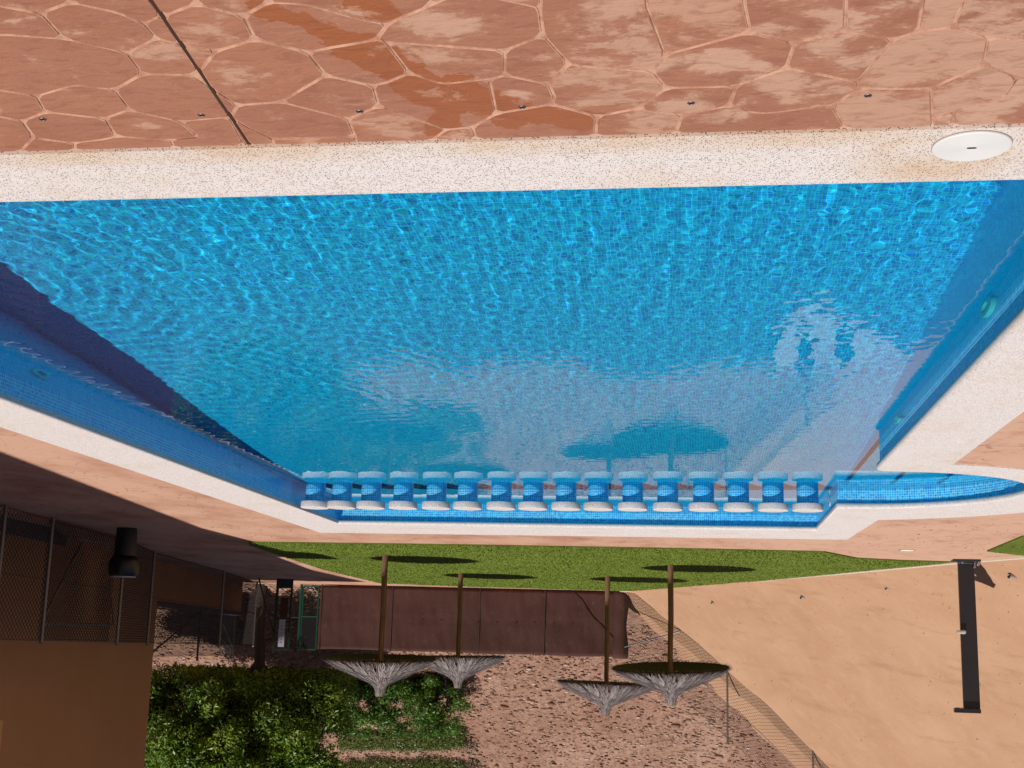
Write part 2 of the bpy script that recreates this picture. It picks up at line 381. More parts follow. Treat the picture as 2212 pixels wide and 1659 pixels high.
# deck sheet with the hole for pool and stamped stones
deck = empty('pool_deck'); tag(deck, kind='structure')
def fill(name, outer, holes, z, mat, parent=None):
    bm = bmesh.new(); ed = []
    for lp in [outer] + holes:
        vs = [bm.verts.new((p[0], p[1], z)) for p in lp]
        ed += [bm.edges.new((vs[i], vs[(i+1) % len(vs)])) for i in range(len(vs))]
    bmesh.ops.triangle_fill(bm, use_beauty=True, use_dissolve=False, edges=ed)
    bmesh.ops.recalc_face_normals(bm, faces=bm.faces)
    if sum(f.normal.z for f in bm.faces) < 0: bmesh.ops.reverse_faces(bm, faces=bm.faces)
    me = bpy.data.meshes.new(name); bm.to_mesh(me); bm.free(); return link(name, me, mat, parent)
SX0, SX1, SY0, SY1 = -2.2, 5.66, 1.2, 4.13
hole = [(SX0, SY0), (SX1, SY0)]
seen = []
for p in OUTER[1:] + OUTER[:1]:
    if not seen or (abs(p[0]-seen[-1][0]) + abs(p[1]-seen[-1][1])) > .004: seen.append(p)
hole = [(SX0, SY0), (SX1, SY0)] + seen
DX0, DX1, DY0, DY1 = -16., 14., -4., 37.5
fill('paving', [(DX0, DY0), (DX1, DY0), (DX1, DY1), (DX0, DY1)], [hole], 0., MAT['deck'], deck)
bed = MB().add([(SX0, SY0, -.005), (SX1, SY0, -.005), (SX1, SY1, -.005), (SX0, SY1, -.005)], [[0, 1, 2, 3]]).build('joint_bed', MAT['joint'], deck)
g_ = MB()
for x0, x1, y0, y1 in ((-700, DX0, -700, 700), (DX1, 700, -700, 700), (DX0, DX1, -700, DY0), (DX0, DX1, DY1, 700)):
    g_.add([(x0, y0, -.03), (x1, y0, -.03), (x1, y1, -.03), (x0, y1, -.03)], [[0, 1, 2, 3]])
tag(g_.build('ground', MAT['soil']), kind='structure')

# ---------------------------------------------------------------- stamped stones of the near paving
P = dict(a1=(0,12),a2=(86,29),a3=(150,5),a4=(262,30),a5=(310,51),a6=(338,84),a7=(272,115),a8=(140,84),a9=(0,75),a10=(350,34),a11=(422,8),a12=(525,35),
    a13=(550,85),a14=(466,110),a15=(388,96),a16=(433,150),a17=(307,160),a18=(247,195),a19=(163,184),a20=(79,208),a21=(0,194),a22=(98,242),a23=(47,262),a24=(0,252),
    a25=(280,238),a26=(225,256),a27=(251,295),a28=(82,300),a29=(33,340),a30=(160,310),a31=(165,340),a32=(367,303),a33=(388,340),a34=(432,298),a35=(388,262),a36=(495,254),
    a37=(512,228),a38=(410,163),a39=(457,192),a40=(72,296),a41=(215,303),a42=(540,340),a43=(545,282),
    b2=(663,113),b4=(703,163),b5=(606,220),b7=(730,101),b8=(812,86),b9=(835,53),b10=(792,45),b11=(655,8),b12=(862,40),b13=(1088,110),b14=(953,98),b15=(832,90),
    b16=(885,158),b17=(838,178),b18=(806,186),b19=(818,229),b20=(750,257),b22=(766,296),b23=(945,273),b24=(962,281),b25=(1090,163),b26=(1058,172),b27=(955,182),
    b28=(1072,245),b29=(1020,275),b31=(588,301),b32=(590,340),b33=(780,340),b34=(900,340),b35=(1040,340),b36=(928,12),b37=(575,5),b38=(1000,-20),
    c1=(1173,78),c2=(1165,18),c22b=(1136,10),c3=(1228,137),c4=(1186,182),c6=(1197,213),c7=(1193,225),c8=(1256,143),c9=(1409,155),c10=(1438,118),c11=(1396,10),
    c12=(1439,190),c13=(1378,234),c14=(1290,252),c15=(1288,340),c16=(1472,249),c17=(1448,330),c18=(1575,229),c19=(1588,186),c20=(1618,70),c21=(1607,5),c22=(1620,242),
    d1=(1714,95),d2=(1697,148),d3=(1826,66),d5=(1930,85),d6=(1852,177),d7=(1855,191),d8=(1798,229),d9=(1840,320),d10=(1985,68),d12=(2058,58),d14=(2135,82),d15=(2125,140),
    d16=(2009,192),d17=(2015,258),d18=(2010,310),d19=(2062,240),d20=(2045,310),d21=(2170,210),d22=(1745,155),d23=(1659,245),d24=(2200,168),
    t0=(-30,-40),t1=(152,-40),t2=(428,-40),t3=(590,-40),t4=(930,-40),t5=(1170,-40),t6=(1400,-40),t7=(1607,-40),t8=(1829,-40),t9=(2000,-40),t10=(2100,-40),t11=(2250,-40),
    l1=(-30,8),l2=(-30,76),l3=(-30,190),l4=(-30,250),l5=(-30,340),r1=(2250,88),r2=(2250,172),r3=(2250,300))
FACES = """l1 a1 a2 a8 a9 l2|a2 a3 a4 a5 a6 a7 a8|t0 t1 a3 a2 a1 l1|t1 t2 a11 a10 a5 a4 a3|a5 a10 a11 a12 a13 a14 a15 a6|a11 t2 t3 b37 a12|l2 a9 a8 a7 a17 a18 a19 a20 a21 l3
a7 a6 a15 a14 a16 a38 a17|a17 a38 a39 a37 a36 a35 a25 a18|a14 a13 b2 b4 b5 a37 a39 a38 a16|a20 a19 a18 a25 a26 a22|l3 a21 a20 a22 a23 a24 l4|l4 a24 a23 a40 a29 l5|a23 a22 a26 a27 a41 a30 a28 a40
a26 a25 a35 a34 a32 a27|a29 a40 a28 a30 a31|a31 a30 a41 a27 a32 a33|a32 a34 a35 a36 a42 a33|a36 a37 b5 b20 b22 b31 a43|a36 a43 b31 b32 a42|b31 b22 b33 b32|b2 b7 b8 b15 b16 b17 b18 b4
b37 b11 b10 b9 b8 b7 b2 a13 a12|t3 t4 b36 b12 b9 b10 b11 b37|b9 b12 b36 b38 c22b c2 c1 b13 b14 b15 b8|t4 t5 c2 c22b b38 b36|b15 b14 b13 b25 b26 b27 b16|b13 c1 c3 c4 b25|c2 t5 t6 c11 c10 c9 c8 c3 c1
b18 b17 b16 b27 b26 b28 b29 b24 b23 b19|b26 b25 c4 c6 c7 b28|b28 c7 c14 c15 b35 b29|b20 b19 b23 b24 b34 b33 b22|b24 b29 b35 b34|b4 b18 b19 b20 b5|c3 c8 c9 c12 c13 c14 c7 c6 c4|c11 t6 t7 c21 c20 c10
c10 c20 d1 d2 c19 c12 c9|c12 c19 c18 c16 c13|c13 c16 c17 c15 c14|c16 c18 c22 d23 d8 d9 c17|c19 d2 d22 d6 d7 d8 d23 c22 c18|d1 d3 d5 d6 d22 d2|c21 t7 t8 d3 d1 c20|d3 t8 t9 d10 d5
d5 d10 d12 d14 d15 d16 d7 d6|d10 t9 t10 d12|d12 t10 t11 r1 d14|d14 r1 r2 d24 d15|d7 d16 d17 d18 d9 d8|d16 d15 d24 d21 d19 d17|d17 d19 d20 d18|d19 d21 d24 r2 r3 d20"""
pts = []
tries = 0
while tries < 9000:
    tries += 1
    q = (random.uniform(SX0-.2, SX1+.2), random.uniform(SY0-.2, SY1+.1))
    if all((q[0]-p[0])**2 + (q[1]-p[1])**2 > .215**2 for p in pts): pts.append(q)
def clip(poly, nx, ny, c):
    out = []
    for i in range(len(poly)):
        a, b = poly[i], poly[(i+1) % len(poly)]; da, db = a[0]*nx + a[1]*ny - c, b[0]*nx + b[1]*ny - c
        if da <= 0: out.append(a)
        if (da < 0 < db) or (db < 0 < da):
            t = da/(da-db); out.append((a[0]+(b[0]-a[0])*t, a[1]+(b[1]-a[1])*t))
    return out
def chaikin(poly, k=.16):
    out = []
    for i in range(len(poly)):
        a, b = poly[i], poly[(i+1) % len(poly)]
        L = math.hypot(b[0]-a[0], b[1]-a[1]); kk = min(k, .020/max(L, 1e-4)) if L > .07 else k
        out += [(a[0]+(b[0]-a[0])*kk, a[1]+(b[1]-a[1])*kk), (a[0]+(b[0]-a[0])*(1-kk), a[1]+(b[1]-a[1])*(1-kk))]
    return out
J0, J1 = gp(325, 0), gp(540, 315); jd = (J1-J0)[:2]; jd /= np.linalg.norm(jd); jn = (jd[1], -jd[0]); jc = J0[0]*jn[0] + J0[1]*jn[1]
ns = 0
def stone(poly):
    global ns
    if len(poly) < 3: return
    A = .5*sum(poly[i][0]*poly[(i+1) % len(poly)][1] - poly[(i+1) % len(poly)][0]*poly[i][1] for i in range(len(poly)))
    if abs(A) < .0015: return
    cx = sum(p[0] for p in poly)/len(poly); cy = sum(p[1] for p in poly)/len(poly)
    pl = chaikin(poly)
    pl = [(p[0] + .004*mnoise.noise((p[0]*17, p[1]*17, 2.)), p[1] + .004*mnoise.noise((p[0]*17, p[1]*17, 9.))) for p in pl]
    n = len(pl); hz = random.uniform(-.0012, .0004); tx, ty = random.uniform(-.004, .004), random.uniform(-.004, .004)
    ins = .0036 + .0022*random.random()
    def pull(p, d):
        v = Vector((cx-p[0], cy-p[1])); L = v.length; return (p[0]+v.x/L*d - cx, p[1]+v.y/L*d - cy)
    lo = [(p[0]-cx, p[1]-cy, -.0049) for p in pl]
    mid = [(*pull(p, .0016 + .0016*abs(mnoise.noise((p[0]*23, p[1]*23, 5.)))), -.0016) for p in pl]
    top = [(*pull(p, ins), 0) for p in pl]; top = [(a, b, hz + a*tx + b*ty) for a, b, _ in top]
    m = MB().add(lo + mid + top, [[i, (i+1) % n, n+(i+1) % n, n+i] for i in range(n)] + [[n+i, n+(i+1) % n, 2*n+(i+1) % n, 2*n+i] for i in range(n)] + [list(range(2*n, 3*n))])
    o = m.build('stone', MAT['stone'], deck); o.data.materials.append(MAT['joint']); o.data.polygons.foreach_set('material_index', [1]*(2*n) + [0]); o.location = (cx, cy, 0); ns += 1
def signed(poly): return .5*sum(poly[i][0]*poly[(i+1) % len(poly)][1] - poly[(i+1) % len(poly)][0]*poly[i][1] for i in range(len(poly)))
def offset(poly, g):
    if signed(poly) < 0: poly = poly[::-1]
    n = len(poly); out = []
    for i in range(n):
        a, b, c = Vector(poly[i-1]), Vector(poly[i]), Vector(poly[(i+1) % n])
        e1, e2 = (b-a).normalized(), (c-b).normalized(); n1, n2 = Vector((-e1.y, e1.x)), Vector((-e2.y, e2.x))
        k = n1 + n2; k = k/max(.25, k.length_squared)*2
        out.append(tuple(b + k*g*.5*1.0 if k.length < 3 else b + k.normalized()*g))
    return out
for ln in FACES.replace('\n', '|').split('|'):
    poly = []
    for k in ln.split():
        w_ = gp(*P[k]); poly.append((w_[0], min(w_[1], 4.25)))
    poly = offset(poly, .0042 + .0022*random.random()); poly = clip(poly, 0, 1, SY1 - .001)
    stone(clip(poly, jn[0], jn[1], jc - .005)); stone(clip(poly, -jn[0], -jn[1], -jc - .005))
# the paving outside the picture: generated cells up to the limits of the traced ones
W0, W1, W2, W3 = gp(-30, -40), gp(2250, -40), gp(2250, 300), gp(-30, 340)
def side(a, b):
    d = Vector((b[0]-a[0], b[1]-a[1])).normalized(); nn = (d.y, -d.x); return nn, a[0]*nn[0] + a[1]*nn[1]
LIM = [side(W0, W1), side(W1, W2), side(W3, W0)]
mid_ = ((W0[0]+W2[0])/2, (W0[1]+W2[1])/2)
LIM = [((n_, c_) if mid_[0]*n_[0] + mid_[1]*n_[1] > c_ else ((-n_[0], -n_[1]), -c_)) for n_, c_ in LIM]     # n.p > c is inside the traced area
for i, p in enumerate(pts):
    poly = [(SX0, SY0), (SX1, SY0), (SX1, SY1), (SX0, SY1)]
    near = sorted(((q[0]-p[0])**2 + (q[1]-p[1])**2, j) for j, q in enumerate(pts) if j != i)[:26]
    for d2, j in near:
        q = pts[j]; d = math.sqrt(d2); nx, ny = (q[0]-p[0])/d, (q[1]-p[1])/d
        gap = .0042 + .003*abs(mnoise.noise((p[0]+q[0], p[1]+q[1], 4.)))
        poly = clip(poly, nx, ny, (p[0]+q[0])/2*nx + (p[1]+q[1])/2*ny - gap)
        if len(poly) < 3: break
    if len(poly) < 3: continue
    rest = [poly]
    n0, c0 = LIM[0]
    parts = [clip(poly, n0[0], n0[1], c0 - .004)]
    up_ = clip(poly, -n0[0], -n0[1], -c0 - .004)
    for n_, c_ in LIM[1:]:
        if len(up_) > 2: parts.append(clip(up_, n_[0], n_[1], c_ - .004))
    for q in parts:
        if len(q) > 2: stone(clip(q, jn[0], jn[1], jc - .005)); stone(clip(q, -jn[0], -jn[1], -jc - .005))
ja, jb = (J0[0] - jd[0]*1.88, J0[1] - jd[1]*1.88), (J1[0], J1[1])
MB().add([(ja[0]-.006, ja[1], -.0025), (ja[0]+.006, ja[1], -.0025), (jb[0]+.006, jb[1]-.003, -.0025), (jb[0]-.006, jb[1]-.003, -.0025)], [[0, 1, 2, 3]]).build('control_joint', MAT['dirt'], deck)

# ---------------------------------------------------------------- coping
def coping():
    prof = [(.038, -.052), (.010, -.050), (.002, -.040), (0, -.018), (.003, -.002), (.011, .008), (.026, .0125), (.06, .0135)]
    m = MB(); rows = []
    for d, z in prof: rows.append([(*lip(d, i), z) for i in range(NL)])
    rows.append([(OUTER[i][0], OUTER[i][1], .010) for i in range(NL)])
    rows.append([(OUTER[i][0], OUTER[i][1], -.02) for i in range(NL)])
    vs = [p for r in rows for p in r]; fs = []
    for r in range(len(rows)-1):
        for i in range(NL):
            j = (i+1) % NL; fs.append([r*NL+i, r*NL+j, (r+1)*NL+j, (r+1)*NL+i])
    m.add(vs, [f[::-1] for f in fs]); o = m.build('pool_coping', MAT['coping'], None, auto=50)
    bm = bmesh.new(); bm.from_mesh(o.data); bmesh.ops.remove_doubles(bm, verts=bm.verts, dist=.0005)
    bmesh.ops.recalc_face_normals(bm, faces=bm.faces); bm.to_mesh(o.data); bm.free()
    tag(o, kind='structure')
coping()

# ---------------------------------------------------------------- basin
basin = empty('pool_basin'); tag(basin, kind='structure')
WL = [tuple(lip(.034, i)) for i in range(NL)]
m = MB(); arc = 0.
for i in range(NL):
    a, b = WL[i], WL[(i+1) % NL]; L = math.hypot(b[0]-a[0], b[1]-a[1])
    if L < 1e-4: continue
    m.add([(*a, -2.3), (*b, -2.3), (*b, -.045), (*a, -.045)], [[0, 3, 2, 1]], [[(arc, -2.3), (arc, -.045), (arc+L, -.045), (arc+L, -2.3)]]); arc += L
wl_o = m.build('pool_wall', MAT['mosaic'], basin)
m = MB(); ys = np.linspace(4.4, 18.1, 40)
for k in range(39):
    y0, y1 = ys[k], ys[k+1]
    m.add([(-3.6, y0, floor_z(y0)), (5.1, y0, floor_z(y0)), (5.1, y1, floor_z(y1)), (-3.6, y1, floor_z(y1))], [[0, 1, 2, 3]], [[(-3.6, y0), (5.1, y0), (5.1, y1), (-3.6, y1)]])
fl_o = m.build('pool_floor', MAT['mosaic'], basin)
rec = [wl_o, fl_o]
for nose, zt in ((-1.66, -.80), (-2.15, -.62), (-2.62, -.46), (-3.15, -.33)):
    dx = -1.75 - nose; hh = math.sqrt(1.55**2 - dx*dx); a0 = math.acos(max(-1, min(1, (nose+1.75)/1.55)))
    arcp = [(-1.75 + 1.55*math.cos(a), 13.68 + 1.55*math.sin(a)) for a in np.linspace(a0, 2*math.pi-a0, 20)]
    m = MB(); n = len(arcp)
    m.add([(*p, zt) for p in arcp], [list(range(n))], [[p for p in arcp]])
    m.add([(nose, 13.68-hh, zt), (nose, 13.68+hh, zt), (nose, 13.68+hh, -1.6), (nose, 13.68-hh, -1.6)], [[0, 3, 2, 1]], [[(-hh, zt), (-hh, -1.6), (hh, -1.6), (hh, zt)]])
    st = m.build('pool_step', MAT['mosaic'], basin); rec.append(st)
    e = MB().box((nose-.022, 13.68, zt+.003), (.05, 2*hh-.02, .012)).build('nosing', MAT['navy'], st); rec.append(e)

# ---------------------------------------------------------------- water surface with real ripples
def water():
    xs = np.linspace(-3.32, 5.05, 690)
    y = [4.58]
    while y[-1] < 18.0: y.append(y[-1] + .0095 + .0010*max(0, y[-1]-4.6))
    ys = np.array(y); X, Y = np.meshgrid(xs, ys)
    Z = np.zeros_like(X); r = np.random.default_rng(5)
    env = .55 + .45*np.sin(X*.9+1.1)*np.cos(Y*.55+.4)
    env2 = np.clip(1.1 - (Y-5.5)/9.5, .26, 1)
    for k in range(64):
        lam = .058*(3.9**r.random()); th = r.uniform(0, 2*np.pi) if k % 3 else r.normal(.25, .35)
        kk = 2*np.pi/lam; slope = .0018*r.uniform(.5, 1.2)
        ph = r.uniform(0, 6.28); wob = .35*np.sin(X*r.uniform(.8, 2.2)+r.uniform(0, 6)) + .35*np.sin(Y*r.uniform(.8, 2.)+r.uniform(0, 6))
        fade = np.clip((lam/(.0095+.0010*(Y-4.6)))/4 - .5, 0, 1)
        Z += slope/kk*np.sin(kk*(X*np.cos(th)+Y*np.sin(th)) + ph + wob)*fade
    Z *= env2*(.75+.5*env)
    for cx, cy, lam, a, rad in ((5.2, 7.4, .16, .0022, 2.4), (4.8, 10.2, .20, .0018, 2.6), (3.0, 9.6, .18, .0013, 2.0), (-1.7, 8.0, .15, .0009, 1.6)):
        d = np.hypot(X-cx, Y-cy) + .05*np.sin(X*5+Y*3); Z += a/ (2*np.pi/lam) * 6.*np.sin(2*np.pi*d/lam)*np.exp(-(d/rad)**2)
    n1, n2 = X.shape
    V = np.stack([X, Y, Z + WATER_Z], -1).reshape(-1, 3)
    idx = np.arange(n1*n2).reshape(n1, n2)
    F = np.stack([idx[:-1, :-1], idx[:-1, 1:], idx[1:, 1:], idx[1:, :-1]], -1).reshape(-1, 4)
    cxy = V[F].mean(1); ins = (cxy[:, 0] > -1.63)
    ins |= np.hypot(cxy[:, 0]+1.75, cxy[:, 1]-13.68) < 1.56
    me = np_mesh('pool_water', V, F[ins], True)
    o = link('pool_water', me, MAT['water']); tag(o, kind='structure'); return o
wat = water(); wat.cycles.is_caustics_caster = True
for o in rec: o.cycles.is_caustics_receiver = True

# ---------------------------------------------------------------- lawn, kerb
LAWN = [(7.5, 21.4), (3.8, 21.25), (0., 21.3), (-2.0, 21.45), (-2.66, 22.7), (-3.4, 23.05), (-4.28, 23.2), (-3.42, 25.3), (-2.52, 27.45), (-1.25, 30.3), (0., 32.95), (1.35, 35.75),
        (2.2, 35.9), (6.3, 35.2), (8.36, 34.4), (8.3, 28.7), (7.9, 24.1), (7.67, 21.9)]
LAWN2 = [(-4.36, 20.8), (-4.30, 18.3), (-9., 14.), (-12., 17.), (-5.15, 21.6)]
lawn = empty('lawn'); tag(lawn, kind='structure')
for L in (LAWN, LAWN2): MB().poly_prism(L if True else L, -.02, .022).build('turf_sheet', MAT['turf'], lawn)
def inpoly(px, py, poly):
    ins = np.zeros(len(px), bool); n = len(poly)
    for i in range(n):
        (x1, y1), (x2, y2) = poly[i], poly[(i+1) % n]
        c = ((y1 > py) != (y2 > py)) & (px < (x2-x1)*(py-y1)/(y2-y1+1e-12)+x1); ins ^= c
    return ins
def blades(L, n):
    x0, x1 = min(p[0] for p in L), max(p[0] for p in L); y0, y1 = min(p[1] for p in L), max(p[1] for p in L)
    px, py = rng.uniform(x0, x1, n), y0 + (y1-y0)*rng.random(n)**1.5
    k = inpoly(px, py, L); px, py = px[k], py[k]; n = len(px)
    a = rng.uniform(0, 6.28, n); w = rng.uniform(.006, .012, n)*(1+.04*(py-20)); h = rng.uniform(.008, .020, n); lx, ly = rng.normal(0, .016, n), rng.normal(0, .016, n)
    z = np.full(n, .022)
    V = np.stack([np.stack([px-w*np.cos(a), py-w*np.sin(a), z], -1), np.stack([px+w*np.cos(a), py+w*np.sin(a), z], -1), np.stack([px+lx, py+ly, z+h], -1)], 1).reshape(-1, 3)
    return V
Vb = np.concatenate([blades(LAWN, 70000), blades(LAWN2, 6000)])
tag(link('grass', np_mesh('grass', Vb, np.arange(len(Vb)).reshape(-1, 3)), MAT['blade']), 'short green artificial turf around the parasols and beside the shower', 'grass', kind='stuff')
KERB = [(2.05, 36.2), (1.40, 35.85), (.07, 33.1), (-1.19, 30.42), (-2.48, 27.55), (-3.39, 25.42), (-4.33, 23.4), (-5.22, 21.75), (-8., 16.2)]
m = MB()
for i in range(len(KERB)-1):
    a, b = Vector(KERB[i]), Vector(KERB[i+1]); d = (b-a).normalized(); nn = Vector((d.y, -d.x))*.075
    m.poly_prism([a-nn, a+nn, b+nn, b-nn][::-1], -.02, .034)
tag(m.build('kerb', MAT['kerb'], None), kind='structure')

# ---------------------------------------------------------------- sprayed ochre embankment
B0 = np.array([2.0, 36.2]); TD = np.array([-.4535, -.8912]); ND = np.array([-.8912, .4535])
def zs(s, u):
    w = .26 + .80*min(1, max(0, (u-3)/11))
    return 1.06*(s - .80*w*(1-math.exp(-max(s, 0)/w)))
def slope_at(x, y, off=0.):
    q = np.array([x, y]) - B0; return zs(q @ ND, q @ TD) + off
def slope_hit(x, y):
    d = ray(x, y); lo, hi = 5., 70.
    f = lambda t: (CAMP + d/d[1]*t)[2] - slope_at(*(CAMP + d/d[1]*t)[:2])
    for t in np.arange(15, 60, .02):
        if f(t) <= 0: return CAMP + d/d[1]*t
    return CAMP + d/d[1]*36
def bank():
    S = np.concatenate([np.linspace(-.05, 1.2, 14), np.linspace(1.45, 5.9, 22)]); NU = 110
    V = []
    for s in S:
        u0 = (.4535*s - .95)/.8912
        for k in range(NU):
            u = u0 + (44-u0)*(k/(NU-1))**1.25
            p = B0 + TD*u + ND*s
            jz = .05*mnoise.noise((p[0]*.9, p[1]*.9, s)) + .02*mnoise.noise((p[0]*3.1, p[1]*3.1, s*3)) if s > .1 else 0
            if k == 0: p = p + np.array([.22*mnoise.noise((s*2.3, 1, 2)), .15*mnoise.noise((s*3.3, 7, 2))])
            V.append((p[0], p[1], zs(s, u) + jz - (.03 if s < 0 else 0)))
    ns_ = len(S); V = np.array(V); idx = np.arange(ns_*NU).reshape(ns_, NU)
    F = np.stack([idx[:-1, :-1], idx[1:, :-1], idx[1:, 1:], idx[:-1, 1:]], -1).reshape(-1, 4)
    # a back skirt, so that the ridge has thickness
    ridge = list(idx[:, 0]) + list(idx[-1, 1:]); base = len(V); sk = []
    for r in ridge: 
        p = V[r]; sk.append((p[0]+.5, p[1]+.9, p[2]-2.2 if p[2] > 2 else -.4))
    V = np.concatenate([V, np.array(sk)])
    F2 = np.array([[ridge[i], ridge[i+1], base+i+1, base+i] for i in range(len(ridge)-1)])
    tag(link('embankment', np_mesh('embankment', V, np.concatenate([F, F2]), True), MAT['ochre']), kind='structure')
bank()

# ---------------------------------------------------------------- rubble hillside
def hill_z(x, y):
    t = y - 36.75; z = .66*t if t > 0 else 0.
    cap = 9.0 + 1.3*mnoise.noise((x*.13, 3., 1.)) + .5*mnoise.noise((x*.5, 8., 1.)) - .05*max(0, x)
    if z > cap: z = cap + (z-cap)*.08
    if t > 0:
        a = min(1, t/1.5)
        z += a*(.35*mnoise.noise((x*.22, y*.22, 1.)) + .16*mnoise.noise((x*.8, y*.8, 5.)))
        for ty, dep in ((45.3, .55), (49.2, .6)):       # two planted terraces
            if x > 3: z += dep*math.exp(-((y-ty)/.9)**2)*min(1, (x-3)/2)
    return z
def hill():
    xs = np.concatenate([np.linspace(-60, -8, 12), np.linspace(-6, 24, 170), np.linspace(27, 70, 10)]); ys = np.concatenate([np.linspace(36.6, 49, 105), np.linspace(49.6, 90, 36)])
    V = np.array([(x, y, -.03 if y < 36.65 else hill_z(x, y) + (.06*mnoise.noise((x*3.1, y*3.1, 2)) if y < 50 else 0)) for y in ys for x in xs])
    n1, n2 = len(ys), len(xs); idx = np.arange(n1*n2).reshape(n1, n2)
    F = np.stack([idx[:-1, :-1], idx[:-1, 1:], idx[1:, 1:], idx[1:, :-1]], -1).reshape(-1, 4)
    tag(link('hillside', np_mesh('hillside', V, F, True), MAT['soil']), kind='structure')
hill()
def rubble(n=30000):
    bm = bmesh.new(); bmesh.ops.create_icosphere(bm, subdivisions=1, radius=1.); bv = np.array([v.co[:] for v in bm.verts]); bf = np.array([[v.index for v in f.verts] for f in bm.faces]); bm.free()
    # octahedral-ish shards
    Vs, Fs = [], []; k = 0
    for i in range(n):
        y = 36.75 + 11.5*random.random()**1.6; x = random.uniform(-4 if y < 38 else -2.5, 20.)
        if y < 38.2 and x < 2.0: continue
        r = .020 + .062*random.random()**2.8 + (.07 if random.random() < .008 else 0)
        v = bv*rng.uniform(.6, 1.2, (12, 1))*np.array([1.3, 1.0, .55])*r
        a = random.uniform(0, 6.28); c, s = math.cos(a), math.sin(a)
        v = v @ np.array([[c, s, 0], [-s, c, 0], [0, 0, 1]]) + (x, y, hill_z(x, y) + r*.06)
        Vs.append(v); Fs.append(bf + 12*k); k += 1
    tag(link('rubble', np_mesh('rubble', np.concatenate(Vs), np.concatenate(Fs)), MAT['rocks']), 'reddish brown broken rocks strewn over the hillside behind the fences', 'rubble', kind='stuff')
rubble()

# ---------------------------------------------------------------- foliage
def leaf_cloud(cen, nleaf, size, clump, up=.35):
    """cen: list of (centre, radius) clumps -> leaf mesh arrays; leaves sit near the clump shells"""
    c = np.array([k[0] for k in cen]); R = np.array([k[1] for k in cen])
    pick = rng.integers(0, len(cen), nleaf)
    d = rng.normal(0, 1, (nleaf, 3)); d /= np.linalg.norm(d, axis=1)[:, None]; d[:, 2] = d[:, 2]*.85 + .12
    rad = R[pick]*(rng.random(nleaf)**.35)*rng.uniform(.85, 1.15, nleaf)
    P = c[pick] + d*rad[:, None]
    nrm = d*.6 + rng.normal(0, .45, (nleaf, 3)) + np.array([0, -.05, up]); nrm /= np.linalg.norm(nrm, axis=1)[:, None]
    t = np.cross(nrm, rng.normal(0, 1, (nleaf, 3))); t /= np.linalg.norm(t, axis=1)[:, None]; b = np.cross(nrm, t)
    L = size*rng.uniform(.7, 1.3, nleaf)[:, None]; W = L*rng.uniform(.3, .42, nleaf)[:, None]
    V = np.stack([P - t*L*.5, P + b*W*.5 - nrm*W*.12, P + t*L*.5, P - b*W*.5 - nrm*W*.12], 1).reshape(-1, 3)
    return V
def leaf_obj(name, V, mat, parent=None):
    return link(name, np_mesh(name, V, np.arange(len(V)).reshape(-1, 4)), mat, parent)
def clumps(c, rad, n, r0, r1, shell=.55, zmin=None):
    out = []
    while len(out) < n:
        d = rng.normal(0, 1, 3); d /= np.linalg.norm(d); q = shell + (1-shell)*rng.random()
        p = np.array(c) + d*np.array(rad)*q
        if zmin is not None and p[2] < zmin: continue
        out.append((p, rng.uniform(r0, r1)))
    return out

tx, ty = gp(566, 1262)[:2]
tree = empty('broadleaf_tree', (tx, ty, 0), 0, 'large round broadleaf tree with a straight bare trunk between building and hill', 'tree')
tm = MB(); tm.tube([(0, 0, -.1), (.02, 0, .5), (-.01, .02, 1.2), (-.04, .05, 1.9), (-.06, .1, 2.5)], [.19, .15, .135, .14, .17], 14)
for k in range(7):
    a = k*.9 + .3; r = .9 + .5*random.random()
    tm.tube([(-.05, .1, 2.1 + .05*k), (r*.5*math.cos(a), .3+r*.5*math.sin(a), 2.9), (r*1.1*math.cos(a), .4+r*.8*math.sin(a), 3.5 + .2*(k % 3))], [.1, .06, .02], 8)
tr = tm.build('trunk', MAT['trunk'], tree, auto=60)
cc = aty(530, 1560, 38.)
cl = clumps((cc[0]-.12, 37.0, 4.75), (2.85, 2.1, 2.25), 330, .32, .64, .45, 2.75)
cl += [((cc[0] + dx, 37.3 + dy, z), .48) for dx, dy, z in [(random.uniform(1.2, 3.3), random.uniform(-.9, 1.), random.uniform(2.75, 4.)) for _ in range(34)] + [(random.uniform(-2.9, -1.9), random.uniform(-.9, 1.), random.uniform(2.8, 3.9)) for _ in range(26)]]
cl += [((cc[0] - .2 + dx, 37.7 + dy, 2.62 + .15*random.random()), .44) for dx, dy in [(random.uniform(-2.7, 2.5), random.uniform(-.9, 1.2)) for _ in range(70)]]
V = leaf_cloud(cl, 160000, .13, .4)
o = leaf_obj('crown', V, MAT['leafA']); o.parent = tree; o.matrix_parent_inverse = Matrix.Translation((-tx, -ty, 0))

def hill_hit(x, y):
    d = ray(x, y); d = d/d[1]
    for t in np.arange(36.8, 62, .05):
        p = CAMP + d*t
        if p[2] <= hill_z(p[0], p[1]): return p
    return CAMP + d*45
def shrub(px, py, rad, n, nl, label, mat='leafB', size=.10):
    h = hill_hit(px, py); s = empty('shrub', (h[0], h[1], h[2]), 0, label, 'shrub', 'shrubs on the rocky hillside')
    V = leaf_cloud(clumps((0, .2, rad[2]*.75), rad, n, .18, .38, .4, .0), nl, size, .3)
    leaf_obj('foliage', V, MAT[mat], s)
    m = MB()
    for k in range(5): a = k*1.26; m.tube([(.05*math.cos(a), .05*math.sin(a), -.15), (.5*rad[0]*math.cos(a), .1+.3*math.sin(a), rad[2]*.9)], [.03, .012], 6)
    m.build('stem', MAT['trunk'], s)
shrub(770, 1450, (1.15, .9, 1.15), 60, 13000, 'dark green shrub touching the crown of the large tree')
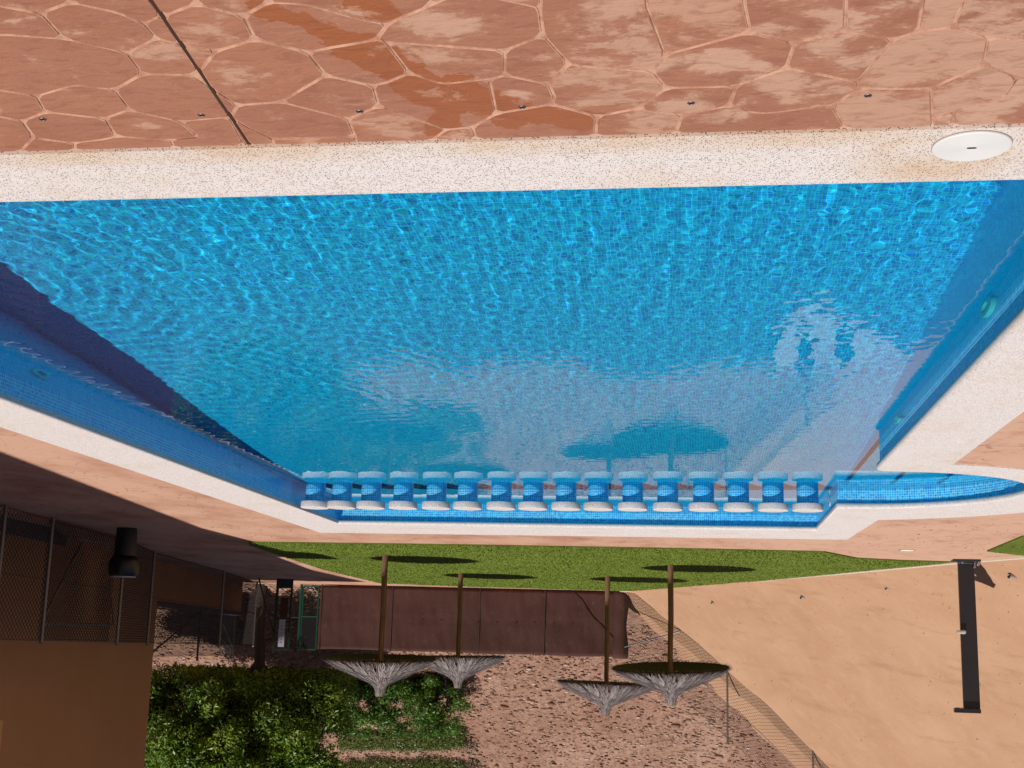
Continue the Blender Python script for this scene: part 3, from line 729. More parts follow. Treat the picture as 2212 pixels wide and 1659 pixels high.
shrub(868, 1450, (1.05, 1.0, 1.05), 54, 12000, 'middle dark green shrub above the tip of the parasol nearest the gate')
shrub(950, 1446, (.9, 1.0, 1.15), 52, 11000, 'dark green shrub with an upright edge beside the bare rubble')
shrub(1012, 1590, (.32, .3, .28), 10, 700, 'tiny grey green plant on the rubble beside the first planted terrace', 'leafD', .06)
shrub(1024, 1640, (.36, .3, .26), 10, 700, 'tiny grey green plant on the rubble beside the upper planted terrace', 'leafD', .06)
def cover(pix, n, label, name, mat):
    P = [hill_hit(*p) for p in pix]; L = [(p[0], p[1]) for p in P]
    x0, x1 = min(p[0] for p in L), max(p[0] for p in L); y0, y1 = min(p[1] for p in L), max(p[1] for p in L)
    px, py = rng.uniform(x0, x1, n*3), rng.uniform(y0, y1, n*3); k = inpoly(px, py, L); px, py = px[k][:n], py[k][:n]
    cen = [((a, b, hill_z(a, b) + .14), .19) for a, b in zip(px[::8], py[::8])]
    V = leaf_cloud(cen, n, .085, .2)
    tag(leaf_obj(name, V, MAT[mat]), label, 'ground cover', kind='stuff')
cover([(742, 1568), (860, 1574), (1000, 1566), (1002, 1600), (900, 1606), (735, 1604)], 22000, 'olive green ground cover on the lower hillside terrace above the shrubs', 'ground_cover', 'leafC')
cover([(700, 1632), (820, 1628), (930, 1624), (1006, 1640), (1010, 1690), (640, 1700)], 30000, 'green ground cover on the upper hillside terrace at the picture edge', 'ground_cover', 'leafC')

# ---------------------------------------------------------------- building with its shade on the paving
bd = empty('apartment_building', (11.4, 27.0, 0), 0, 'tall ochre rendered building whose shaded wall stands behind the chain link fence', 'building')
sl = .127; ang = math.atan(sl)
def wallpt(y): return 11.4 - sl*(27.0-y)
def rel(p): return (p[0]-11.4, p[1]-27.0)
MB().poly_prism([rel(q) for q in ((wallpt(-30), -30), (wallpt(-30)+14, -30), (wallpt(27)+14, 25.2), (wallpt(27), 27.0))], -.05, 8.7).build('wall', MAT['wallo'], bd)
MB().poly_prism([rel(q) for q in ((9.85, -31), (12.345, -31), (12.345, 20.15), (9.35, 20.15), (9.35, 18.7), (9.85, 18.2))], 8.705, 9.0).build('roof', MAT['wallo'], bd)
MB().poly_prism([rel(q) for q in ((12.35, -30), (25., -30), (25., 26.9), (12.35, 26.9))], 8.702, 13.4).build('upper_storey', MAT['wallo'], bd)
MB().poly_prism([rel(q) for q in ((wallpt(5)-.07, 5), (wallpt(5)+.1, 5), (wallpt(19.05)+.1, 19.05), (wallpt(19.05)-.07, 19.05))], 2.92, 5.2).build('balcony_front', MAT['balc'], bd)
MB().poly_prism([rel(q) for q in ((9.55, 12.), (wallpt(12)-.002, 12.), (wallpt(21.2)-.002, 21.2), (9.98, 19.4))], -.02, .16).build('plinth', MAT['grey'], bd)

lw = empty('low_wall', (11.44, 27.0, 0), 0, 'low ochre garden wall running from the building corner towards the gate', 'wall')
def lrel(p): return (p[0]-11.44, p[1]-27.0)
MB().poly_prism([lrel(q) for q in ((11.46, 27.05), (11.72, 27.05), (12.76, 35.4), (12.5, 35.4))], -.05, .84).build('wall_body', MAT['wallo'], lw)
MB().poly_prism([lrel(q) for q in ((11.41, 27.03), (11.77, 27.03), (12.81, 35.45), (12.45, 35.45))], .842, .94).build('wall_cap', MAT['grey'], lw, bevel=.01)

# white house on the crest: out of the frame, but mirrored in the pool
hh_ = hill_z(-6.6, 61)
wh = empty('white_house', (-6.6, 61., hh_), .05, 'white gabled house on the hill crest mirrored in the pool water', 'house')
MB().add([(-2.9, 0, -1), (2.9, 0, -1), (2.9, 0, 3.9), (1.6, 0, 5.6), (-2.9, 0, 3.2), (-2.9, 6, -1), (2.9, 6, -1), (2.9, 6, 3.9), (1.6, 6, 5.6), (-2.9, 6, 3.2)],
    [[0, 1, 2, 3, 4], [9, 8, 7, 6, 5], [1, 6, 7, 2], [5, 0, 4, 9], [0, 5, 6, 1], [2, 7, 8, 3], [3, 8, 9, 4]]).build('wall', MAT['white'], wh)
for x in (-.2, 1.6):
    f = MB().box((x, -.03, 2.6), (.62, .10, 2.4)).build('window', MAT['dkgreen'], wh); MB().box((x, -.085, 2.6), (.5, .012, 2.25)).build('pane', MAT['lens'], f)
MB().add([(-3.1, -.2, 3.12), (1.6, -.2, 5.7), (1.6, 6.2, 5.7), (-3.1, 6.2, 3.12), (3.1, -.2, 3.75), (3.1, 6.2, 3.75)], [[0, 1, 2, 3], [1, 4, 5, 2]]).build('roof', MAT['stem'], wh).modifiers.new('thick', 'SOLIDIFY').thickness = .12

# ---------------------------------------------------------------- chain link fences
def mesh_wires(path, h, pitch, rad=.0019, zoff=.03, asp=1.):
    """diamond mesh along a polyline of 3D base points"""
    m = MB(); s = 0.
    for i in range(len(path)-1):
        a, b = Vector(path[i]), Vector(path[i+1]); e = b - a; L = math.hypot(e.x, e.y); nn = Vector((-e.y, e.x, 0)).normalized()
        def P(u, w, k=0.): return a + e*(u/L) + Vector((0, 0, zoff + w)) + nn*k
        for sg in (1, -1):
            hr = h*asp; c0 = -hr if sg > 0 else 0.
            k = 0
            while True:
                st = c0 + k*pitch; k += 1
                u0, u1 = (st, st+hr) if sg > 0 else (st, st-hr)
                if (sg > 0 and st > L) or (sg < 0 and st - hr > L): break
                pts_ = []
                lo, hi = 0., 1.
                du = u1-u0
                tt = sorted(((0-u0)/du, (L-u0)/du)); lo, hi = max(0, tt[0]), min(1, tt[1])
                if hi - lo < .01: continue
                p0, p1 = P(u0+du*lo, h*lo, .001*sg), P(u0+du*hi, h*hi, .001*sg)
                m.tube([p0, p1], rad, 3, False)
    for w in (.0, h*.5, h):
        m.tube([Vector(p) + Vector((0, 0, zoff+w)) for p in path], rad*1.5, 4, False)
    return m
def post_mb(p, h, r=.024, lean=(0, 0)):
    m = MB(); x, y, z = p; m.tube([(x, y, z-.1), (x+lean[0], y+lean[1], z+h)], r, 10)
    m.lathe([(r*1.25, h-.01), (r*1.25, h+.015), (r*.7, h+.035), (.001, h+.04)], (x+lean[0], y+lean[1], z), 10); return m

FP = [(8.75, 13.6), (8.95, 16.03), (9.14, 17.7), (9.47, 20.9), (10.30, 24.07), (11.13, 30.16), (12.05, 35.3)]
fe = empty('chain_link_fence', (8.95, 16.03, 0), 0, 'shaded grey chain link fence with a braced gate in front of the ochre building', 'fence')
def sub(p): return (p[0]-8.95, p[1]-16.03, 0)
mesh_wires([sub(p) for p in FP], 1.70, .115, .0046, .03, 1.35).build('wire_mesh', MAT['wire'], fe)
for i, p in enumerate(FP):
    q = sub(p); post_mb(q, 1.74, .026).build('post', MAT['galv'], fe, auto=40)
gA, gB = Vector((*FP[2], 0)), Vector((*FP[3], 0)); o3 = Vector((8.95, 16.03, 0)); gd = (gB-gA).normalized(); gn = Vector((-gd.y, gd.x, 0))
def GP(f, z, k=-.05): return gA.lerp(gB, f) - o3 + Vector((0, 0, z)) + gn*k
MB().tube([GP(.03, 1.5), GP(.97, 1.45)], .021, 8).build('crossbar', MAT['galv'], fe)
MB().tube([GP(.03, 1.45), GP(.42, .25)], .018, 8).build('brace', MAT['galv'], fe)
MB().tube([GP(.97, 1.42), GP(.86, .75)], .016, 8).build('brace', MAT['galv'], fe)
mesh_wires([GP(.02, 0, -.09), GP(.98, 0, -.12)], 1.68, .115, .0046, .03, 1.35).build('gate_mesh', MAT['wire'], fe)

# wall-top fence
wf = empty('wall_top_fence', (12.1, 31.5, .94), 0, 'slim chain link fence with diagonal braces standing on the low garden wall', 'fence')
WP = [(11.62, 27.3), (12.12, 31.4), (12.60, 35.3)]
mesh_wires([(p[0]-12.1, p[1]-31.5, 0) for p in WP], 1.05, .062, .0025).build('wire_mesh', MAT['wire'], wf)
for p in WP: post_mb((p[0]-12.1, p[1]-31.5, 0), 1.16, .025).build('post', MAT['shadepost'], wf, auto=40)
MB().tube([(12.10-12.1, 31.2-31.5, .06), (12.58-12.1, 35.2-31.5, .95)], .02, 8).build('brace', MAT['shadepost'], wf)
MB().tube([(12.08-12.1, 31.0-31.5, .12), (11.64-12.1, 27.5-31.5, 1.0)], .02, 8).build('brace', MAT['shadepost'], wf)
MB().tube([(12.36-12.1, 33.4-31.5, .05), (12.59-12.1, 35.25-31.5, .9)], .02, 8).build('brace', MAT['shadepost'], wf)

# hill fence on the embankment
HPp = [(1371, 1283), (1420, 1322), (1469, 1360), (1520, 1402), (1571, 1448), (1643, 1509), (1698, 1564), (1756, 1621), (1820, 1690)]
HP = [(1.98, 36.38, .02)] + [tuple(slope_hit(*p)) for p in HPp]
hf = empty('hillside_fence', HP[1], 0, 'grey chain link fence climbing the ridge of the ochre embankment', 'fence')
hs = lambda p: (p[0]-HP[1][0], p[1]-HP[1][1], p[2]-HP[1][2])
mesh_wires([hs(p) for p in HP], 1.72, .085, .0036, .0).build('wire_mesh', MAT['wire'], hf)
for i in (5, 8): post_mb(hs(HP[i]), 1.85, .026).build('post', MAT['galv'], hf, auto=40)
MB().tube([hs((1.95, 36.40, 1.5)), hs((HP[3][0], HP[3][1], HP[3][2]+.05))], .022, 8).build('brace', MAT['galv'], hf)

# ---------------------------------------------------------------- brown screen fence
SA, SB = Vector((10.44, 36.02, 0)), Vector((1.98, 36.46, 0))
scn = empty('screen_fence', SA, 0, 'brown shade cloth screen stretched along the fence behind the lawn', 'fence')
sd = (SB-SA); SLn = sd.length; sdn = sd.normalized(); sn = Vector((-sdn.y, sdn.x, 0))
if sn.y > 0: sn = -sn
def SP(u, z, k=0.): return sdn*u + Vector((0, 0, z)) + sn*k
nu, nz = 260, 18; V = []
for j in range(nz+1):
    for i in range(nu+1):
        u = SLn*i/nu; z = .03 + 1.76*j/nz + .015*mnoise.noise((u*.8, j*.2, 3.))*(j == nz) - .03*abs(math.sin(u*1.3))*(j == nz)*.6
        k = .035*mnoise.noise((u*1.4, z*1.2, 0.)) + .026*mnoise.noise((u*5., z*1.6, 8.)) + .008*mnoise.noise((u*14., z*6., 8.)) + .012*math.cos(2*math.pi*u/2.35)
        if j == nz//2: k -= .01
        V.append(SP(u, z, k)[:])
idx = np.arange((nz+1)*(nu+1)).reshape(nz+1, nu+1)
F = np.stack([idx[:-1, :-1], idx[:-1, 1:], idx[1:, 1:], idx[1:, :-1]], -1).reshape(-1, 4)
sh = link('shade_cloth', np_mesh('shade_cloth', V, F, True), MAT['cloth'], scn)
sm = sh.modifiers.new('thick', 'SOLIDIFY'); sm.thickness = .004
for u in (.05, 2.05, 4.5, 6.3): MB().tube([SP(u, -.1, .03), SP(u, 1.80, .028)], .013, 8).build('post', MAT['clothpost'], scn)
MB().tube([SP(7.05, .05, .04), SP(8.2, 1.45, .04)], .012, 8).build('brace', MAT['clothpost'], scn)
m = MB()
for i in range(13):
    for j in range(2): pass
zz = np.linspace(-.02, 1.82, 14); poly = []
m.add([SP(SLn-.30 + .02*math.sin(z*7), z, .05)[:] for z in zz] + [SP(SLn-.12, z, .085+.015*math.sin(z*9))[:] for z in zz] + [SP(SLn+.10+.03*math.sin(z*5), z, .04)[:] for z in zz],
      [[k, k+1, 14+k+1, 14+k] for k in range(13)] + [[14+k, 15+k, 28+k+1, 28+k] for k in range(13)])
cf = m.build('cloth_fold', MAT['cloth'], scn, smooth=True); cf.modifiers.new('thick', 'SOLIDIFY').thickness = .006
for i in range(9):
    u = 2.9 + i*.52; MB().box(SP(u, .98 + .02*math.sin(i*3), .035)[:], (.045, .012, .014), .1*i).build('cloth_tie', MAT['cloth'], scn)
m = MB(); 

# green gate
GA, GB = Vector((11.08, 36.30, 0)), Vector((10.50, 36.06, 0))
gt = empty('green_gate', GA, 0, 'green painted steel gate leaf with wire mesh at the end of the brown screen', 'gate')
gv = GB-GA; GL = gv.length; gu = gv.normalized()
def G2(u, z, k=0): return gu*u + Vector((0, 0, z)) + Vector((gu.y, -gu.x, 0))*k
MB().tube([G2(0, -.1), G2(0, 1.86)], .040, 10).build('gate_post', MAT['green'], gt, auto=40)
MB().tube([G2(.075, .06), G2(.075, 1.82)], .022, 8).build('upright', MAT['green'], gt)
MB().tube([G2(GL, .06), G2(GL, 1.82)], .026, 8).build('upright', MAT['green'], gt)
for z in (.06, .90, 1.80): MB().tube([G2(.075, z), G2(GL, z)], .021, 8).build('rail', MAT['green'], gt)
m = MB()
for k in range(1, 12): u = .075 + (GL-.075)*k/12; m.tube([G2(u, .06), G2(u, 1.8)], .0036, 4, False)
for k in range(1, 10): m.tube([G2(.075, .06+.174*k), G2(GL, .06+.174*k)], .0036, 4, False)
m.build('wire_grid', MAT['dkgreen'], gt)
m = MB()
for k in range(1, 30): u = .075 + (GL-.075)*k/30; m.tube([G2(u, .92, -.012), G2(u, 1.8, -.012)], .0052, 4, False)
for k in range(1, 22): m.tube([G2(.075, .92+.04*k, -.012), G2(GL, .92+.04*k, -.012)], .004, 4, False)
m.build('mesh_panel', MAT['bin'], gt)
MB().tube([G2(.02, .93), G2(-.34, .93)], .012, 6).build('latch', MAT['stem'], gt)

# notice frame
NAp = Vector((*gp(601, 1250)[:2], 0)); NBp = Vector((*gp(632, 1251)[:2], 0))
nb = empty('notice_frame', NAp, 0, 'narrow black steel frame holding a white printed notice above a brown panel', 'notice board')
nv = NBp-NAp; NLn = nv.length; nu_ = nv.normalized(); nrz = math.atan2(nu_.y, nu_.x); nf = Vector((nu_.y, -nu_.x, 0)); nf = nf if nf.y < 0 else -nf
def NP(u, z, k=0): return nu_*u + Vector((0, 0, z)) + nf*k
MB().tube([NP(0, -.1), NP(-.0, 1.90)], .040, 8).build('post', MAT['dkgreen'], nb, auto=40)
MB().tube([NP(NLn, -.1), NP(NLn, 1.84)], .030, 8).build('post', MAT['dkgreen'], nb, auto=40)
MB().box(NP(NLn/2, 1.82)[:], (NLn, .04, .05), nrz).build('top_bar', MAT['dkgreen'], nb)
MB().box(NP(NLn/2, .12)[:], (NLn, .05, .24), nrz).build('foot_plate', MAT['dkgreen'], nb)
MB().box(NP(NLn*.52, .74)[:], (NLn*.52, .02, .50), nrz).build('brown_panel', MAT['cloth'], nb)
MB().box(NP(NLn*.52, 1.02)[:], (NLn*.9, .03, .035), nrz).build('mid_bar', MAT['dkgreen'], nb)
pn = MB().box(NP(NLn*.47, 1.40, .02)[:], (NLn*.42, .012, .70), nrz).build('notice', MAT['sign'], nb)
m = MB()
for k in range(7):
    z = 1.13 + .085*k; w = NLn*(.1 + .14*((k*37) % 5)/5)
    m.box(NP(NLn*.47, z, .0275)[:], (w, .002, .012), nrz)
    if k % 2: m.box(NP(NLn*.47, z+.022, .0275)[:], (w*.7, .002, .008), nrz)
tag(m.build('print_lines', MAT['ink'], pn), kind='stuff')
MB().tube([NP(-.5, .0, .1), NP(-.02, 1.45, .02)], .02, 6).build('brace', MAT['dkgreen'], nb)

# ---------------------------------------------------------------- waste bin
bn = empty('waste_bin', (8.71, 19.25, 0), 0, 'black waste bin with a liner bag folded over its rim before the fence', 'bin')
MB().lathe([(.001, 0), (.150, 0), (.156, .02), (.168, .5), (.172, .70), (.155, .70), (.150, .05), (.001, .05)], n=28).build('bin_body', MAT['bin'], bn, auto=40)
m = MB(); prof = [(.165, .735), (.195, .735), (.222, .69), (.226, .58), (.214, .50), (.186, .43), (.172, .46)]; n = 40; vs = []
for r, z in prof:
    for j in range(n):
        t = 2*math.pi*j/n; w = 1 + .05*mnoise.noise((math.cos(t)*3, math.sin(t)*3, z*9)) + .02*math.sin(t*11+z*20)
        vs.append((r*w*math.cos(t), r*w*math.sin(t), z + .02*mnoise.noise((math.cos(t)*2, math.sin(t)*2, 4.))*(1 if z < .6 else .2)))
m.add(vs, [[i*n+j, i*n+(j+1) % n, (i+1)*n+(j+1) % n, (i+1)*n+j] for i in range(len(prof)-1) for j in range(n)]).build('liner_bag', MAT['black'], bn, smooth=True)
MB().lathe([(.140, .736), (.186, .738), (.188, .750), (.140, .752), (.001, .745)], n=32).build('rim', MAT['sign'], bn, auto=40)

# ---------------------------------------------------------------- parasols
def thatch_mesh():
    prof = [(1.0, 0.), (.86, .105), (.66, .20), (.47, .29), (.28, .365), (.15, .425), (.10, .50), (.075, .60)]
    pr = np.array(prof)
    def at(q):   # q: 0 rim .. 1 tip
        return np.interp(q, np.linspace(0, 1, len(pr)), pr[:, 0]), np.interp(q, np.linspace(0, 1, len(pr)), pr[:, 1])
    V, F = [], []
    n = 3600; r2 = np.random.default_rng(3)
    for i in range(n):
        a = r2.uniform(0, 2*np.pi)
        q0 = r2.random()**1.25*.9; L = r2.uniform(.14, .30)
        q = [q0 + L*.9, q0 + L*.45, q0 - .06*r2.random() if q0 > .05 else q0 - .13*r2.random()]
        w = r2.uniform(.003, .0085); lift = r2.uniform(.0, .022) if r2.random() < .82 else r2.uniform(.02, .055)
        b = len(V)
        for k, qq in enumerate(q):
            qc = min(1.06, qq); r, z = at(max(0, min(1, qc)))
            if qq < 0: r += -qq*.75; z += r2.uniform(-.2, .12)*(-qq)
            if qc > 1: z += (qc-1)*.9
            aa = a + r2.normal(0, .012)/max(r, .12)
            up = lift*(k+1)/3; ww = w*(1, 1, .5)[k]
            ta = np.array([-math.sin(aa), math.cos(aa), 0])*ww
            p = np.array([r*math.cos(aa), r*math.sin(aa), z + up])
            V += [tuple(p-ta), tuple(p+ta)]
        F += [[b, b+1, b+3, b+2], [b+2, b+3, b+5, b+4]]
    return np_mesh('thatch', V, F)
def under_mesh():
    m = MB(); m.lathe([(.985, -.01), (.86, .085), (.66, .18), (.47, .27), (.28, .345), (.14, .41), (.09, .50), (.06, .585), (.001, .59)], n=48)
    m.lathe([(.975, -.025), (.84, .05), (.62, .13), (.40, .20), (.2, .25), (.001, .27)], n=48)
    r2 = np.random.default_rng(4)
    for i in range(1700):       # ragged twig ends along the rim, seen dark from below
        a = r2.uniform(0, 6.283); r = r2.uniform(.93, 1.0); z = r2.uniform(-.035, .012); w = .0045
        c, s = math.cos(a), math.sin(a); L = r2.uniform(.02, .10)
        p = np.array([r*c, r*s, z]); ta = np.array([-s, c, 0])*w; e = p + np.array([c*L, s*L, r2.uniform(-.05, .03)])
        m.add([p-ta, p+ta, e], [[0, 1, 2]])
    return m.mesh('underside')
TH, UN = thatch_mesh(), under_mesh()
def pole_mesh(h):
    m = MB(); k = 7; m.tube([(0.006*math.sin(i*1.7), .006*math.cos(i*1.3), -.15 + (h+.15)*i/(k-1)) for i in range(k)], [.056, .054, .053, .052, .050, .049, .047], 14)
    return m.mesh('pole')
UMB = [((833, 1197), 1.90, 1.03, (-.06, 0.), .16, 'brushwood parasol nearest the green gate, its tip against the dark green shrubs'),
       ((996, 1236), 1.86, 1.06, (-.012, -.02), .03, 'brushwood parasol half hidden behind the one nearest the gate'),
       ((1313, 1242), 2.33, 1.10, (.0, .02), .03, 'tallest and highest brushwood parasol, standing before the right angle of brown screen and rubble'),
       ((1449, 1217), 1.93, 1.10, (-.085, -.03), .05, 'brushwood parasol tilted to show its dark underside, close to the ochre embankment')]
for i, (b, h, r, tilt, ex, lab) in enumerate(UMB):
    p = gp(*b); u = empty('thatched_parasol', (p[0], p[1], 0), 0, lab, 'parasol', 'brushwood parasols on the lawn')
    link('pole', pole_mesh(h + .25), MAT['pole'], u, auto=60)
    cv = link('thatch', TH, MAT['thatch'], u); cv.location = (0, 0, h); cv.scale = (r, r, 1.0); cv.rotation_euler = (tilt[0], tilt[1], i*1.3 if tilt == (0, 0) else 0)
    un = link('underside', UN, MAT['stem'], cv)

# ---------------------------------------------------------------- outdoor shower
sp = gp(2087, 1209)
sw = empty('outdoor_shower', (sp[0], sp[1]+.05, 0), .06, 'anthracite shower column with overhanging head standing at the foot of the ochre embankment', 'shower')
MB().box((0, 0, 1.22), (.255, .11, 2.38)).build('column', MAT['steel'], sw, bevel=.006)
MB().box((.075, -.03, 2.448), (.405, .19, .07)).build('shower_head', MAT['steel'], sw, bevel=.005)
hd = MB().lathe([(.001, 0), (.06, 0), (.06, .012), (.001, .012)], (.205, -.045, 2.400), 20).build('spray_plate', MAT['chrome'], sw)
MB().box((.0, -.04, .018), (.44, .30, .04)).build('base_plate', MAT['steel'], sw, bevel=.008)
tp = MB().tube([(.085, -.056, 1.19), (.085, -.08, 1.19)], .036, 18).tube([(.07, -.105, 1.19), (.20, -.115, 1.195)], [.030, .030], 16).build('mixer_tap', MAT['satin'], sw, auto=40)
ft = MB().tube([(-.12, -.06, .13), (-.12, -.13, .13)], .018, 12).tube([(-.12, -.125, .13), (-.12, -.155, .05)], .013, 10).tube([(-.17, -.13, .10), (-.20, -.13, .03)], [.022, .03], 12).build('foot_tap', MAT['chrome'], sw, auto=40)
MB().tube([(-.11, -.07, .06), (.10, -.075, .055), (.18, -.08, .04)], .008, 8).build('pipe', MAT['chrome'], sw)
MB().lathe([(.001, .0), (.035, .0), (.02, .03), (.001, .032)], (.06, -.10, .045), 14).build('drain_cap', MAT['chrome'], sw)

# ---------------------------------------------------------------- weep pipes in the embankment
WEEP = [((1543, 1303), 'weep pipe in the embankment between the two parasols and the fence foot'), ((1737, 1291), 'weep pipe in the embankment above the middle of the lawn edge'),
        ((1921, 1272), 'weep pipe in the embankment above the narrow tip of the lawn'), ((2188, 1246), 'weep pipe in the embankment on the far side of the shower column')]
for (a, lab) in WEEP:
    p = slope_hit(*a); w = empty('weep_pipe', tuple(p), 0, 'short grey ' + lab, 'drain pipe', 'weep pipes in the ochre embankment')
    d = Vector((.86, -.50, -.10)).normalized()
    v0 = -d*.06; v1 = d*.085; sl_ = .9 if a[0] > 1700 and a[0] != 1921 else .7
    m = MB().tube([v0, v1],   .046*sl_, 16, False); m.tube([v1, v0], .037*sl_, 16, False)
    m.build('pipe', MAT['pvc'], w, auto=60); MB().tube([d*.02, d*.03], .037*sl_, 14).build('dark_bore', MAT['dark'], w)

# ---------------------------------------------------------------- bar stools in the water
ORD = ['first', 'second', 'third', 'fourth', 'fifth', 'sixth', 'seventh', 'eighth', 'ninth', 'tenth', 'eleventh', 'twelfth', 'thirteenth', 'fourteenth', 'fifteenth', 'sixteenth']
m = MB(); m.lathe([(.124, -1.2), (.124, -.075)], n=28, uv=True); PIL = m.mesh('pillar', True)
PIL.materials.append(MAT['mosaic'])
SEAT = MB().lathe([(.001, -.078), (.170, -.078), (.175, -.074), (.176, -.070), (.176, -.006), (.1745, -.001), (.170, .002), (.001, .004)], n=36).mesh('seat', True)
SEAT.materials.append(MAT['coping']); SEAT.set_sharp_from_angle(angle=math.radians(28))
sx = [664, 730, 797, 867, 939, 1007, 1080, 1149, 1221, 1291, 1366, 1442, 1520, 1596, 1671, 1750]
proto = None
for i in range(16):
    p = gp(sx[i], 1057 + (sx[i]-664)*.003, WATER_Z); x, y = p[0] - (.07 if i == 0 else .02 if i == 1 else 0), p[1] + .13
    if i == 15: x += .02
    lab = f'{ORD[i]} stool from the shaded side wall in the row of pool bar stools'
    if i == 0: lab = 'white round pool bar stool closest to the shaded side wall'
    if i == 15: lab = 'white round pool bar stool at the sunny end of the row beside the stepped bay'
    if proto is None:
        proto = empty('bar_stool', (x, y, .012), 0, lab, 'stool', 'row of pool bar stools'); a = link('seat', SEAT, None, proto); b = link('pillar', PIL, None, proto)
        b.cycles.is_caustics_receiver = True; o = proto
    else:
        o = copy_tree(proto); o.location = (x, y, .012); o['label'] = lab
        o.rotation_euler.z = random.uniform(0, 6.28)

# ---------------------------------------------------------------- pool fittings
def pool_light(loc, sgn, r, lab):
    o = empty('pool_light', loc, 0 if sgn > 0 else math.pi, lab, 'pool light', 'round lights in the pool walls')
    def disc(prof):
        m = MB(); n = 26; vs = [(xx, rr*math.cos(2*math.pi*j/n), rr*math.sin(2*math.pi*j/n)) for rr, xx in prof for j in range(n)]
        return m.add(vs, [[i*n+j, i*n+(j+1) % n, (i+1)*n+(j+1) % n, (i+1)*n+j] for i in range(len(prof)-1) for j in range(n)])
    a = disc([(r*.44, .012), (r*.50, .030), (r*.93, .026), (r, .004), (r, -.01)]).build('ring', MAT['white'], o, auto=50)
    b = disc([(.001, .016), (r*.3, .015), (r*.46, .006)]).build('lens', MAT['lens'], o, smooth=True)
    for q in (a, b): q.cycles.is_caustics_receiver = True
pool_light((-1.632, 7.43, -.44), 1, .17, 'white ringed pool light in the side wall below the coping, nearest the round white lid')
pool_light((-1.632, 10.83, -.37), 1, .16, 'white ringed pool light beside the small nozzle near the corner of the stepped bay')
pool_light((5.032, 9.3, -.66), -1, .15, 'dim round pool light in the shaded side wall, nearer of the two')
pool_light((5.032, 13.8, -.46), -1, .13, 'dim round pool light in the shaded side wall close to the stools')
def nozzle(loc, d, r, lab):
    o = empty('inlet_nozzle', loc, 0, lab, 'nozzle', 'white water inlets in the pool walls'); d = Vector(d)
    MB().tube([-d*.01, d*.02, d*.026], [r, r, r*.7], 14).build('flange', MAT['white'], o, auto=40)
    MB().tube([d*.026, d*.030], r*.45, 12).build('eye', MAT['dark'], o)
nozzle((-1.632, 10.66, -.30), (1, 0, 0), .04, 'small white inlet nozzle just beside the pool light near the bay corner')
nozzle((-1.60, 16.1, -.15), (1, 0, 0), .042, 'small white inlet nozzle in the wall beyond the last bar stool')

# skimmer lid
sk = empty('skimmer_lid', (-.905, 4.272, .0145), 0, 'round white ribbed skimmer lid set in the pebble coping', 'lid')
prof = [(.001, .006)]
for k in range(1, 26): r = .004 + .0046*k; prof += [(r-.0012, .0062), (r, .0059), (r+.0012, .0062)]
prof += [(.1235, .0060), (.1265, .003), (.1265, -.012)]
MB().lathe(prof, n=64).build('lid_plate', MAT['white'], sk, smooth=False)
m = MB(); n = 16; m.poly_prism([(.009*math.cos(t)*(1) + .007*(1 if math.cos(t) > 0 else -1), .0055*math.sin(t)) for t in [2*math.pi*j/n for j in range(n)]], .0063, .0076)
m.build('finger_slot', MAT['dark'], sk); MB().lathe([(.1265, -.001), (.1285, -.001), (.1285, -.013)], n=64).build('rim_gap', MAT['pvc'], sk)
c1p = gp(1959.6, 1188.2)
l2 = empty('deck_lid', (c1p[0], c1p[1], .0), 0, 'small pale round lid in the paving between the lawn tip and the stepped bay', 'lid')
MB().lathe([(.001, .012), (.10, .011), (.108, .008), (.110, .0005)], n=32).build('lid_plate', MAT['lid'], l2, auto=40)
MB().lathe([(.111, .0035), (.122, .0035), (.122, .001)], n=32).build('rim', MAT['dark'], l2)

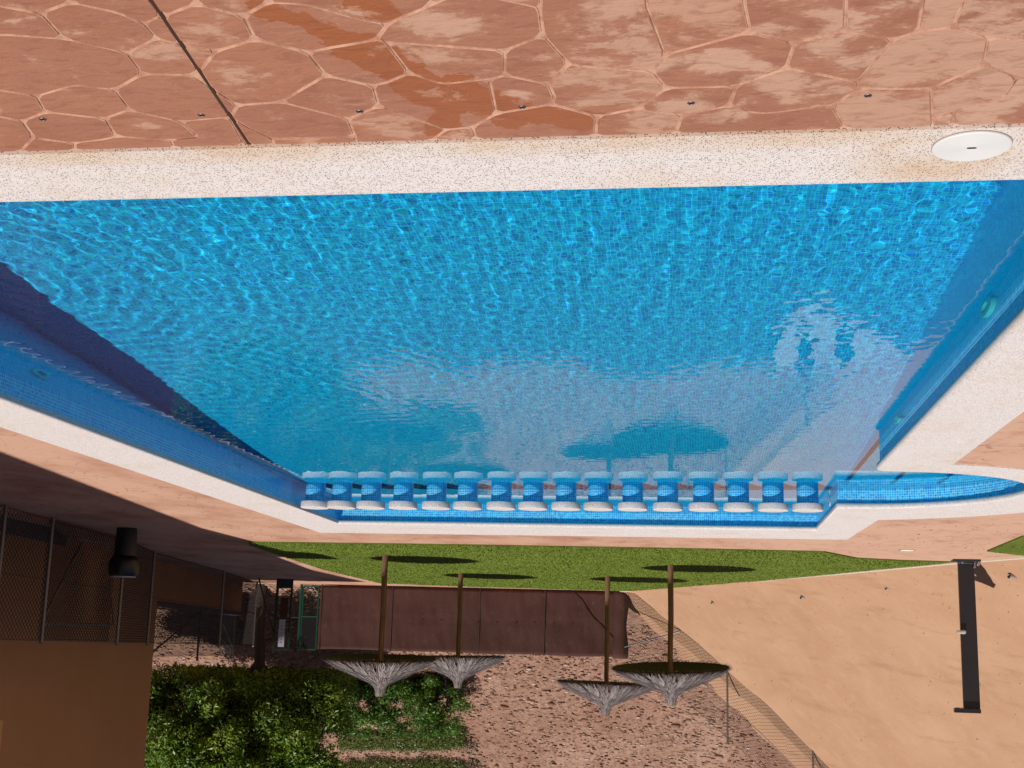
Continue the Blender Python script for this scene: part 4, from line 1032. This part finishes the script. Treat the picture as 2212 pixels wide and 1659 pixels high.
# anchor studs of the pool cover
ST = [((92, 257), 'dark metal stud in the paving furthest from the skimmer lid'), ((435, 248), 'dark metal stud in the paving beside the saw cut joint'),
      ((777, 240), 'dark metal stud in the paving between the saw cut joint and the wet patch'), ((1128, 231), 'dark metal stud lying in the wet orange patch'),
      ((1493, 222), 'dark metal stud on dry paving next after the wet patch'), ((1875, 206), 'dark metal stud in the paving nearest the skimmer lid')]
for (a, lab) in ST:
    p = gp(*a); o = empty('cover_stud', (p[0], p[1], .0), random.uniform(0, 3), lab, 'stud', 'cover anchor studs set in the paving')
    MB().lathe([(.0125, -.004), (.0125, .0014), (.011, .0028), (.0085, .0028), (.0075, .0018), (.001, .0018)], n=22).build('collar', MAT['brass'], o, auto=40)
    MB().lathe([(.006, .0017), (.0055, .0030), (.001, .0034)], n=14).build('screw', MAT['dark'], o, auto=40)

# dry leaf litter and grit on the embankment foot and the paving
def litter():
    V, F = [], []; n = 0
    def flake(p, L):
        nonlocal n
        a = random.uniform(0, 6.28); c, s_ = math.cos(a), math.sin(a); w = L*random.uniform(.18, .4); z = .004 + random.uniform(0, .006)
        V.extend([(p[0]-c*L, p[1]-s_*L, p[2]+.003), (p[0]+s_*w, p[1]-c*w, p[2]+z), (p[0]+c*L, p[1]+s_*L, p[2]+.003), (p[0]-s_*w, p[1]+c*w, p[2]+z+.003)]); F.append([n, n+1, n+2, n+3]); n += 4
    for _ in range(420):
        u = random.uniform(0, 16); q = B0 + TD*u + ND*(5.0*random.random()**1.3); flake((q[0], q[1], zs((q-B0) @ ND, u) + .03), random.uniform(.008, .03))
    for _ in range(110): flake((random.uniform(5.8, 7.6), random.uniform(9, 21), .001), random.uniform(.006, .022))
    for _ in range(70): flake((random.uniform(-5, -2.4), random.uniform(16.8, 21), .001), random.uniform(.006, .02))
    for _ in range(26): flake((random.uniform(-4, -2.3), random.uniform(9, 11.5), .001), random.uniform(.006, .016))
    tag(link('leaf_litter', np_mesh('leaf_litter', V, F), MAT['dirt']), 'tiny dark dry leaf bits scattered over paving and embankment', 'litter', kind='stuff')
litter()
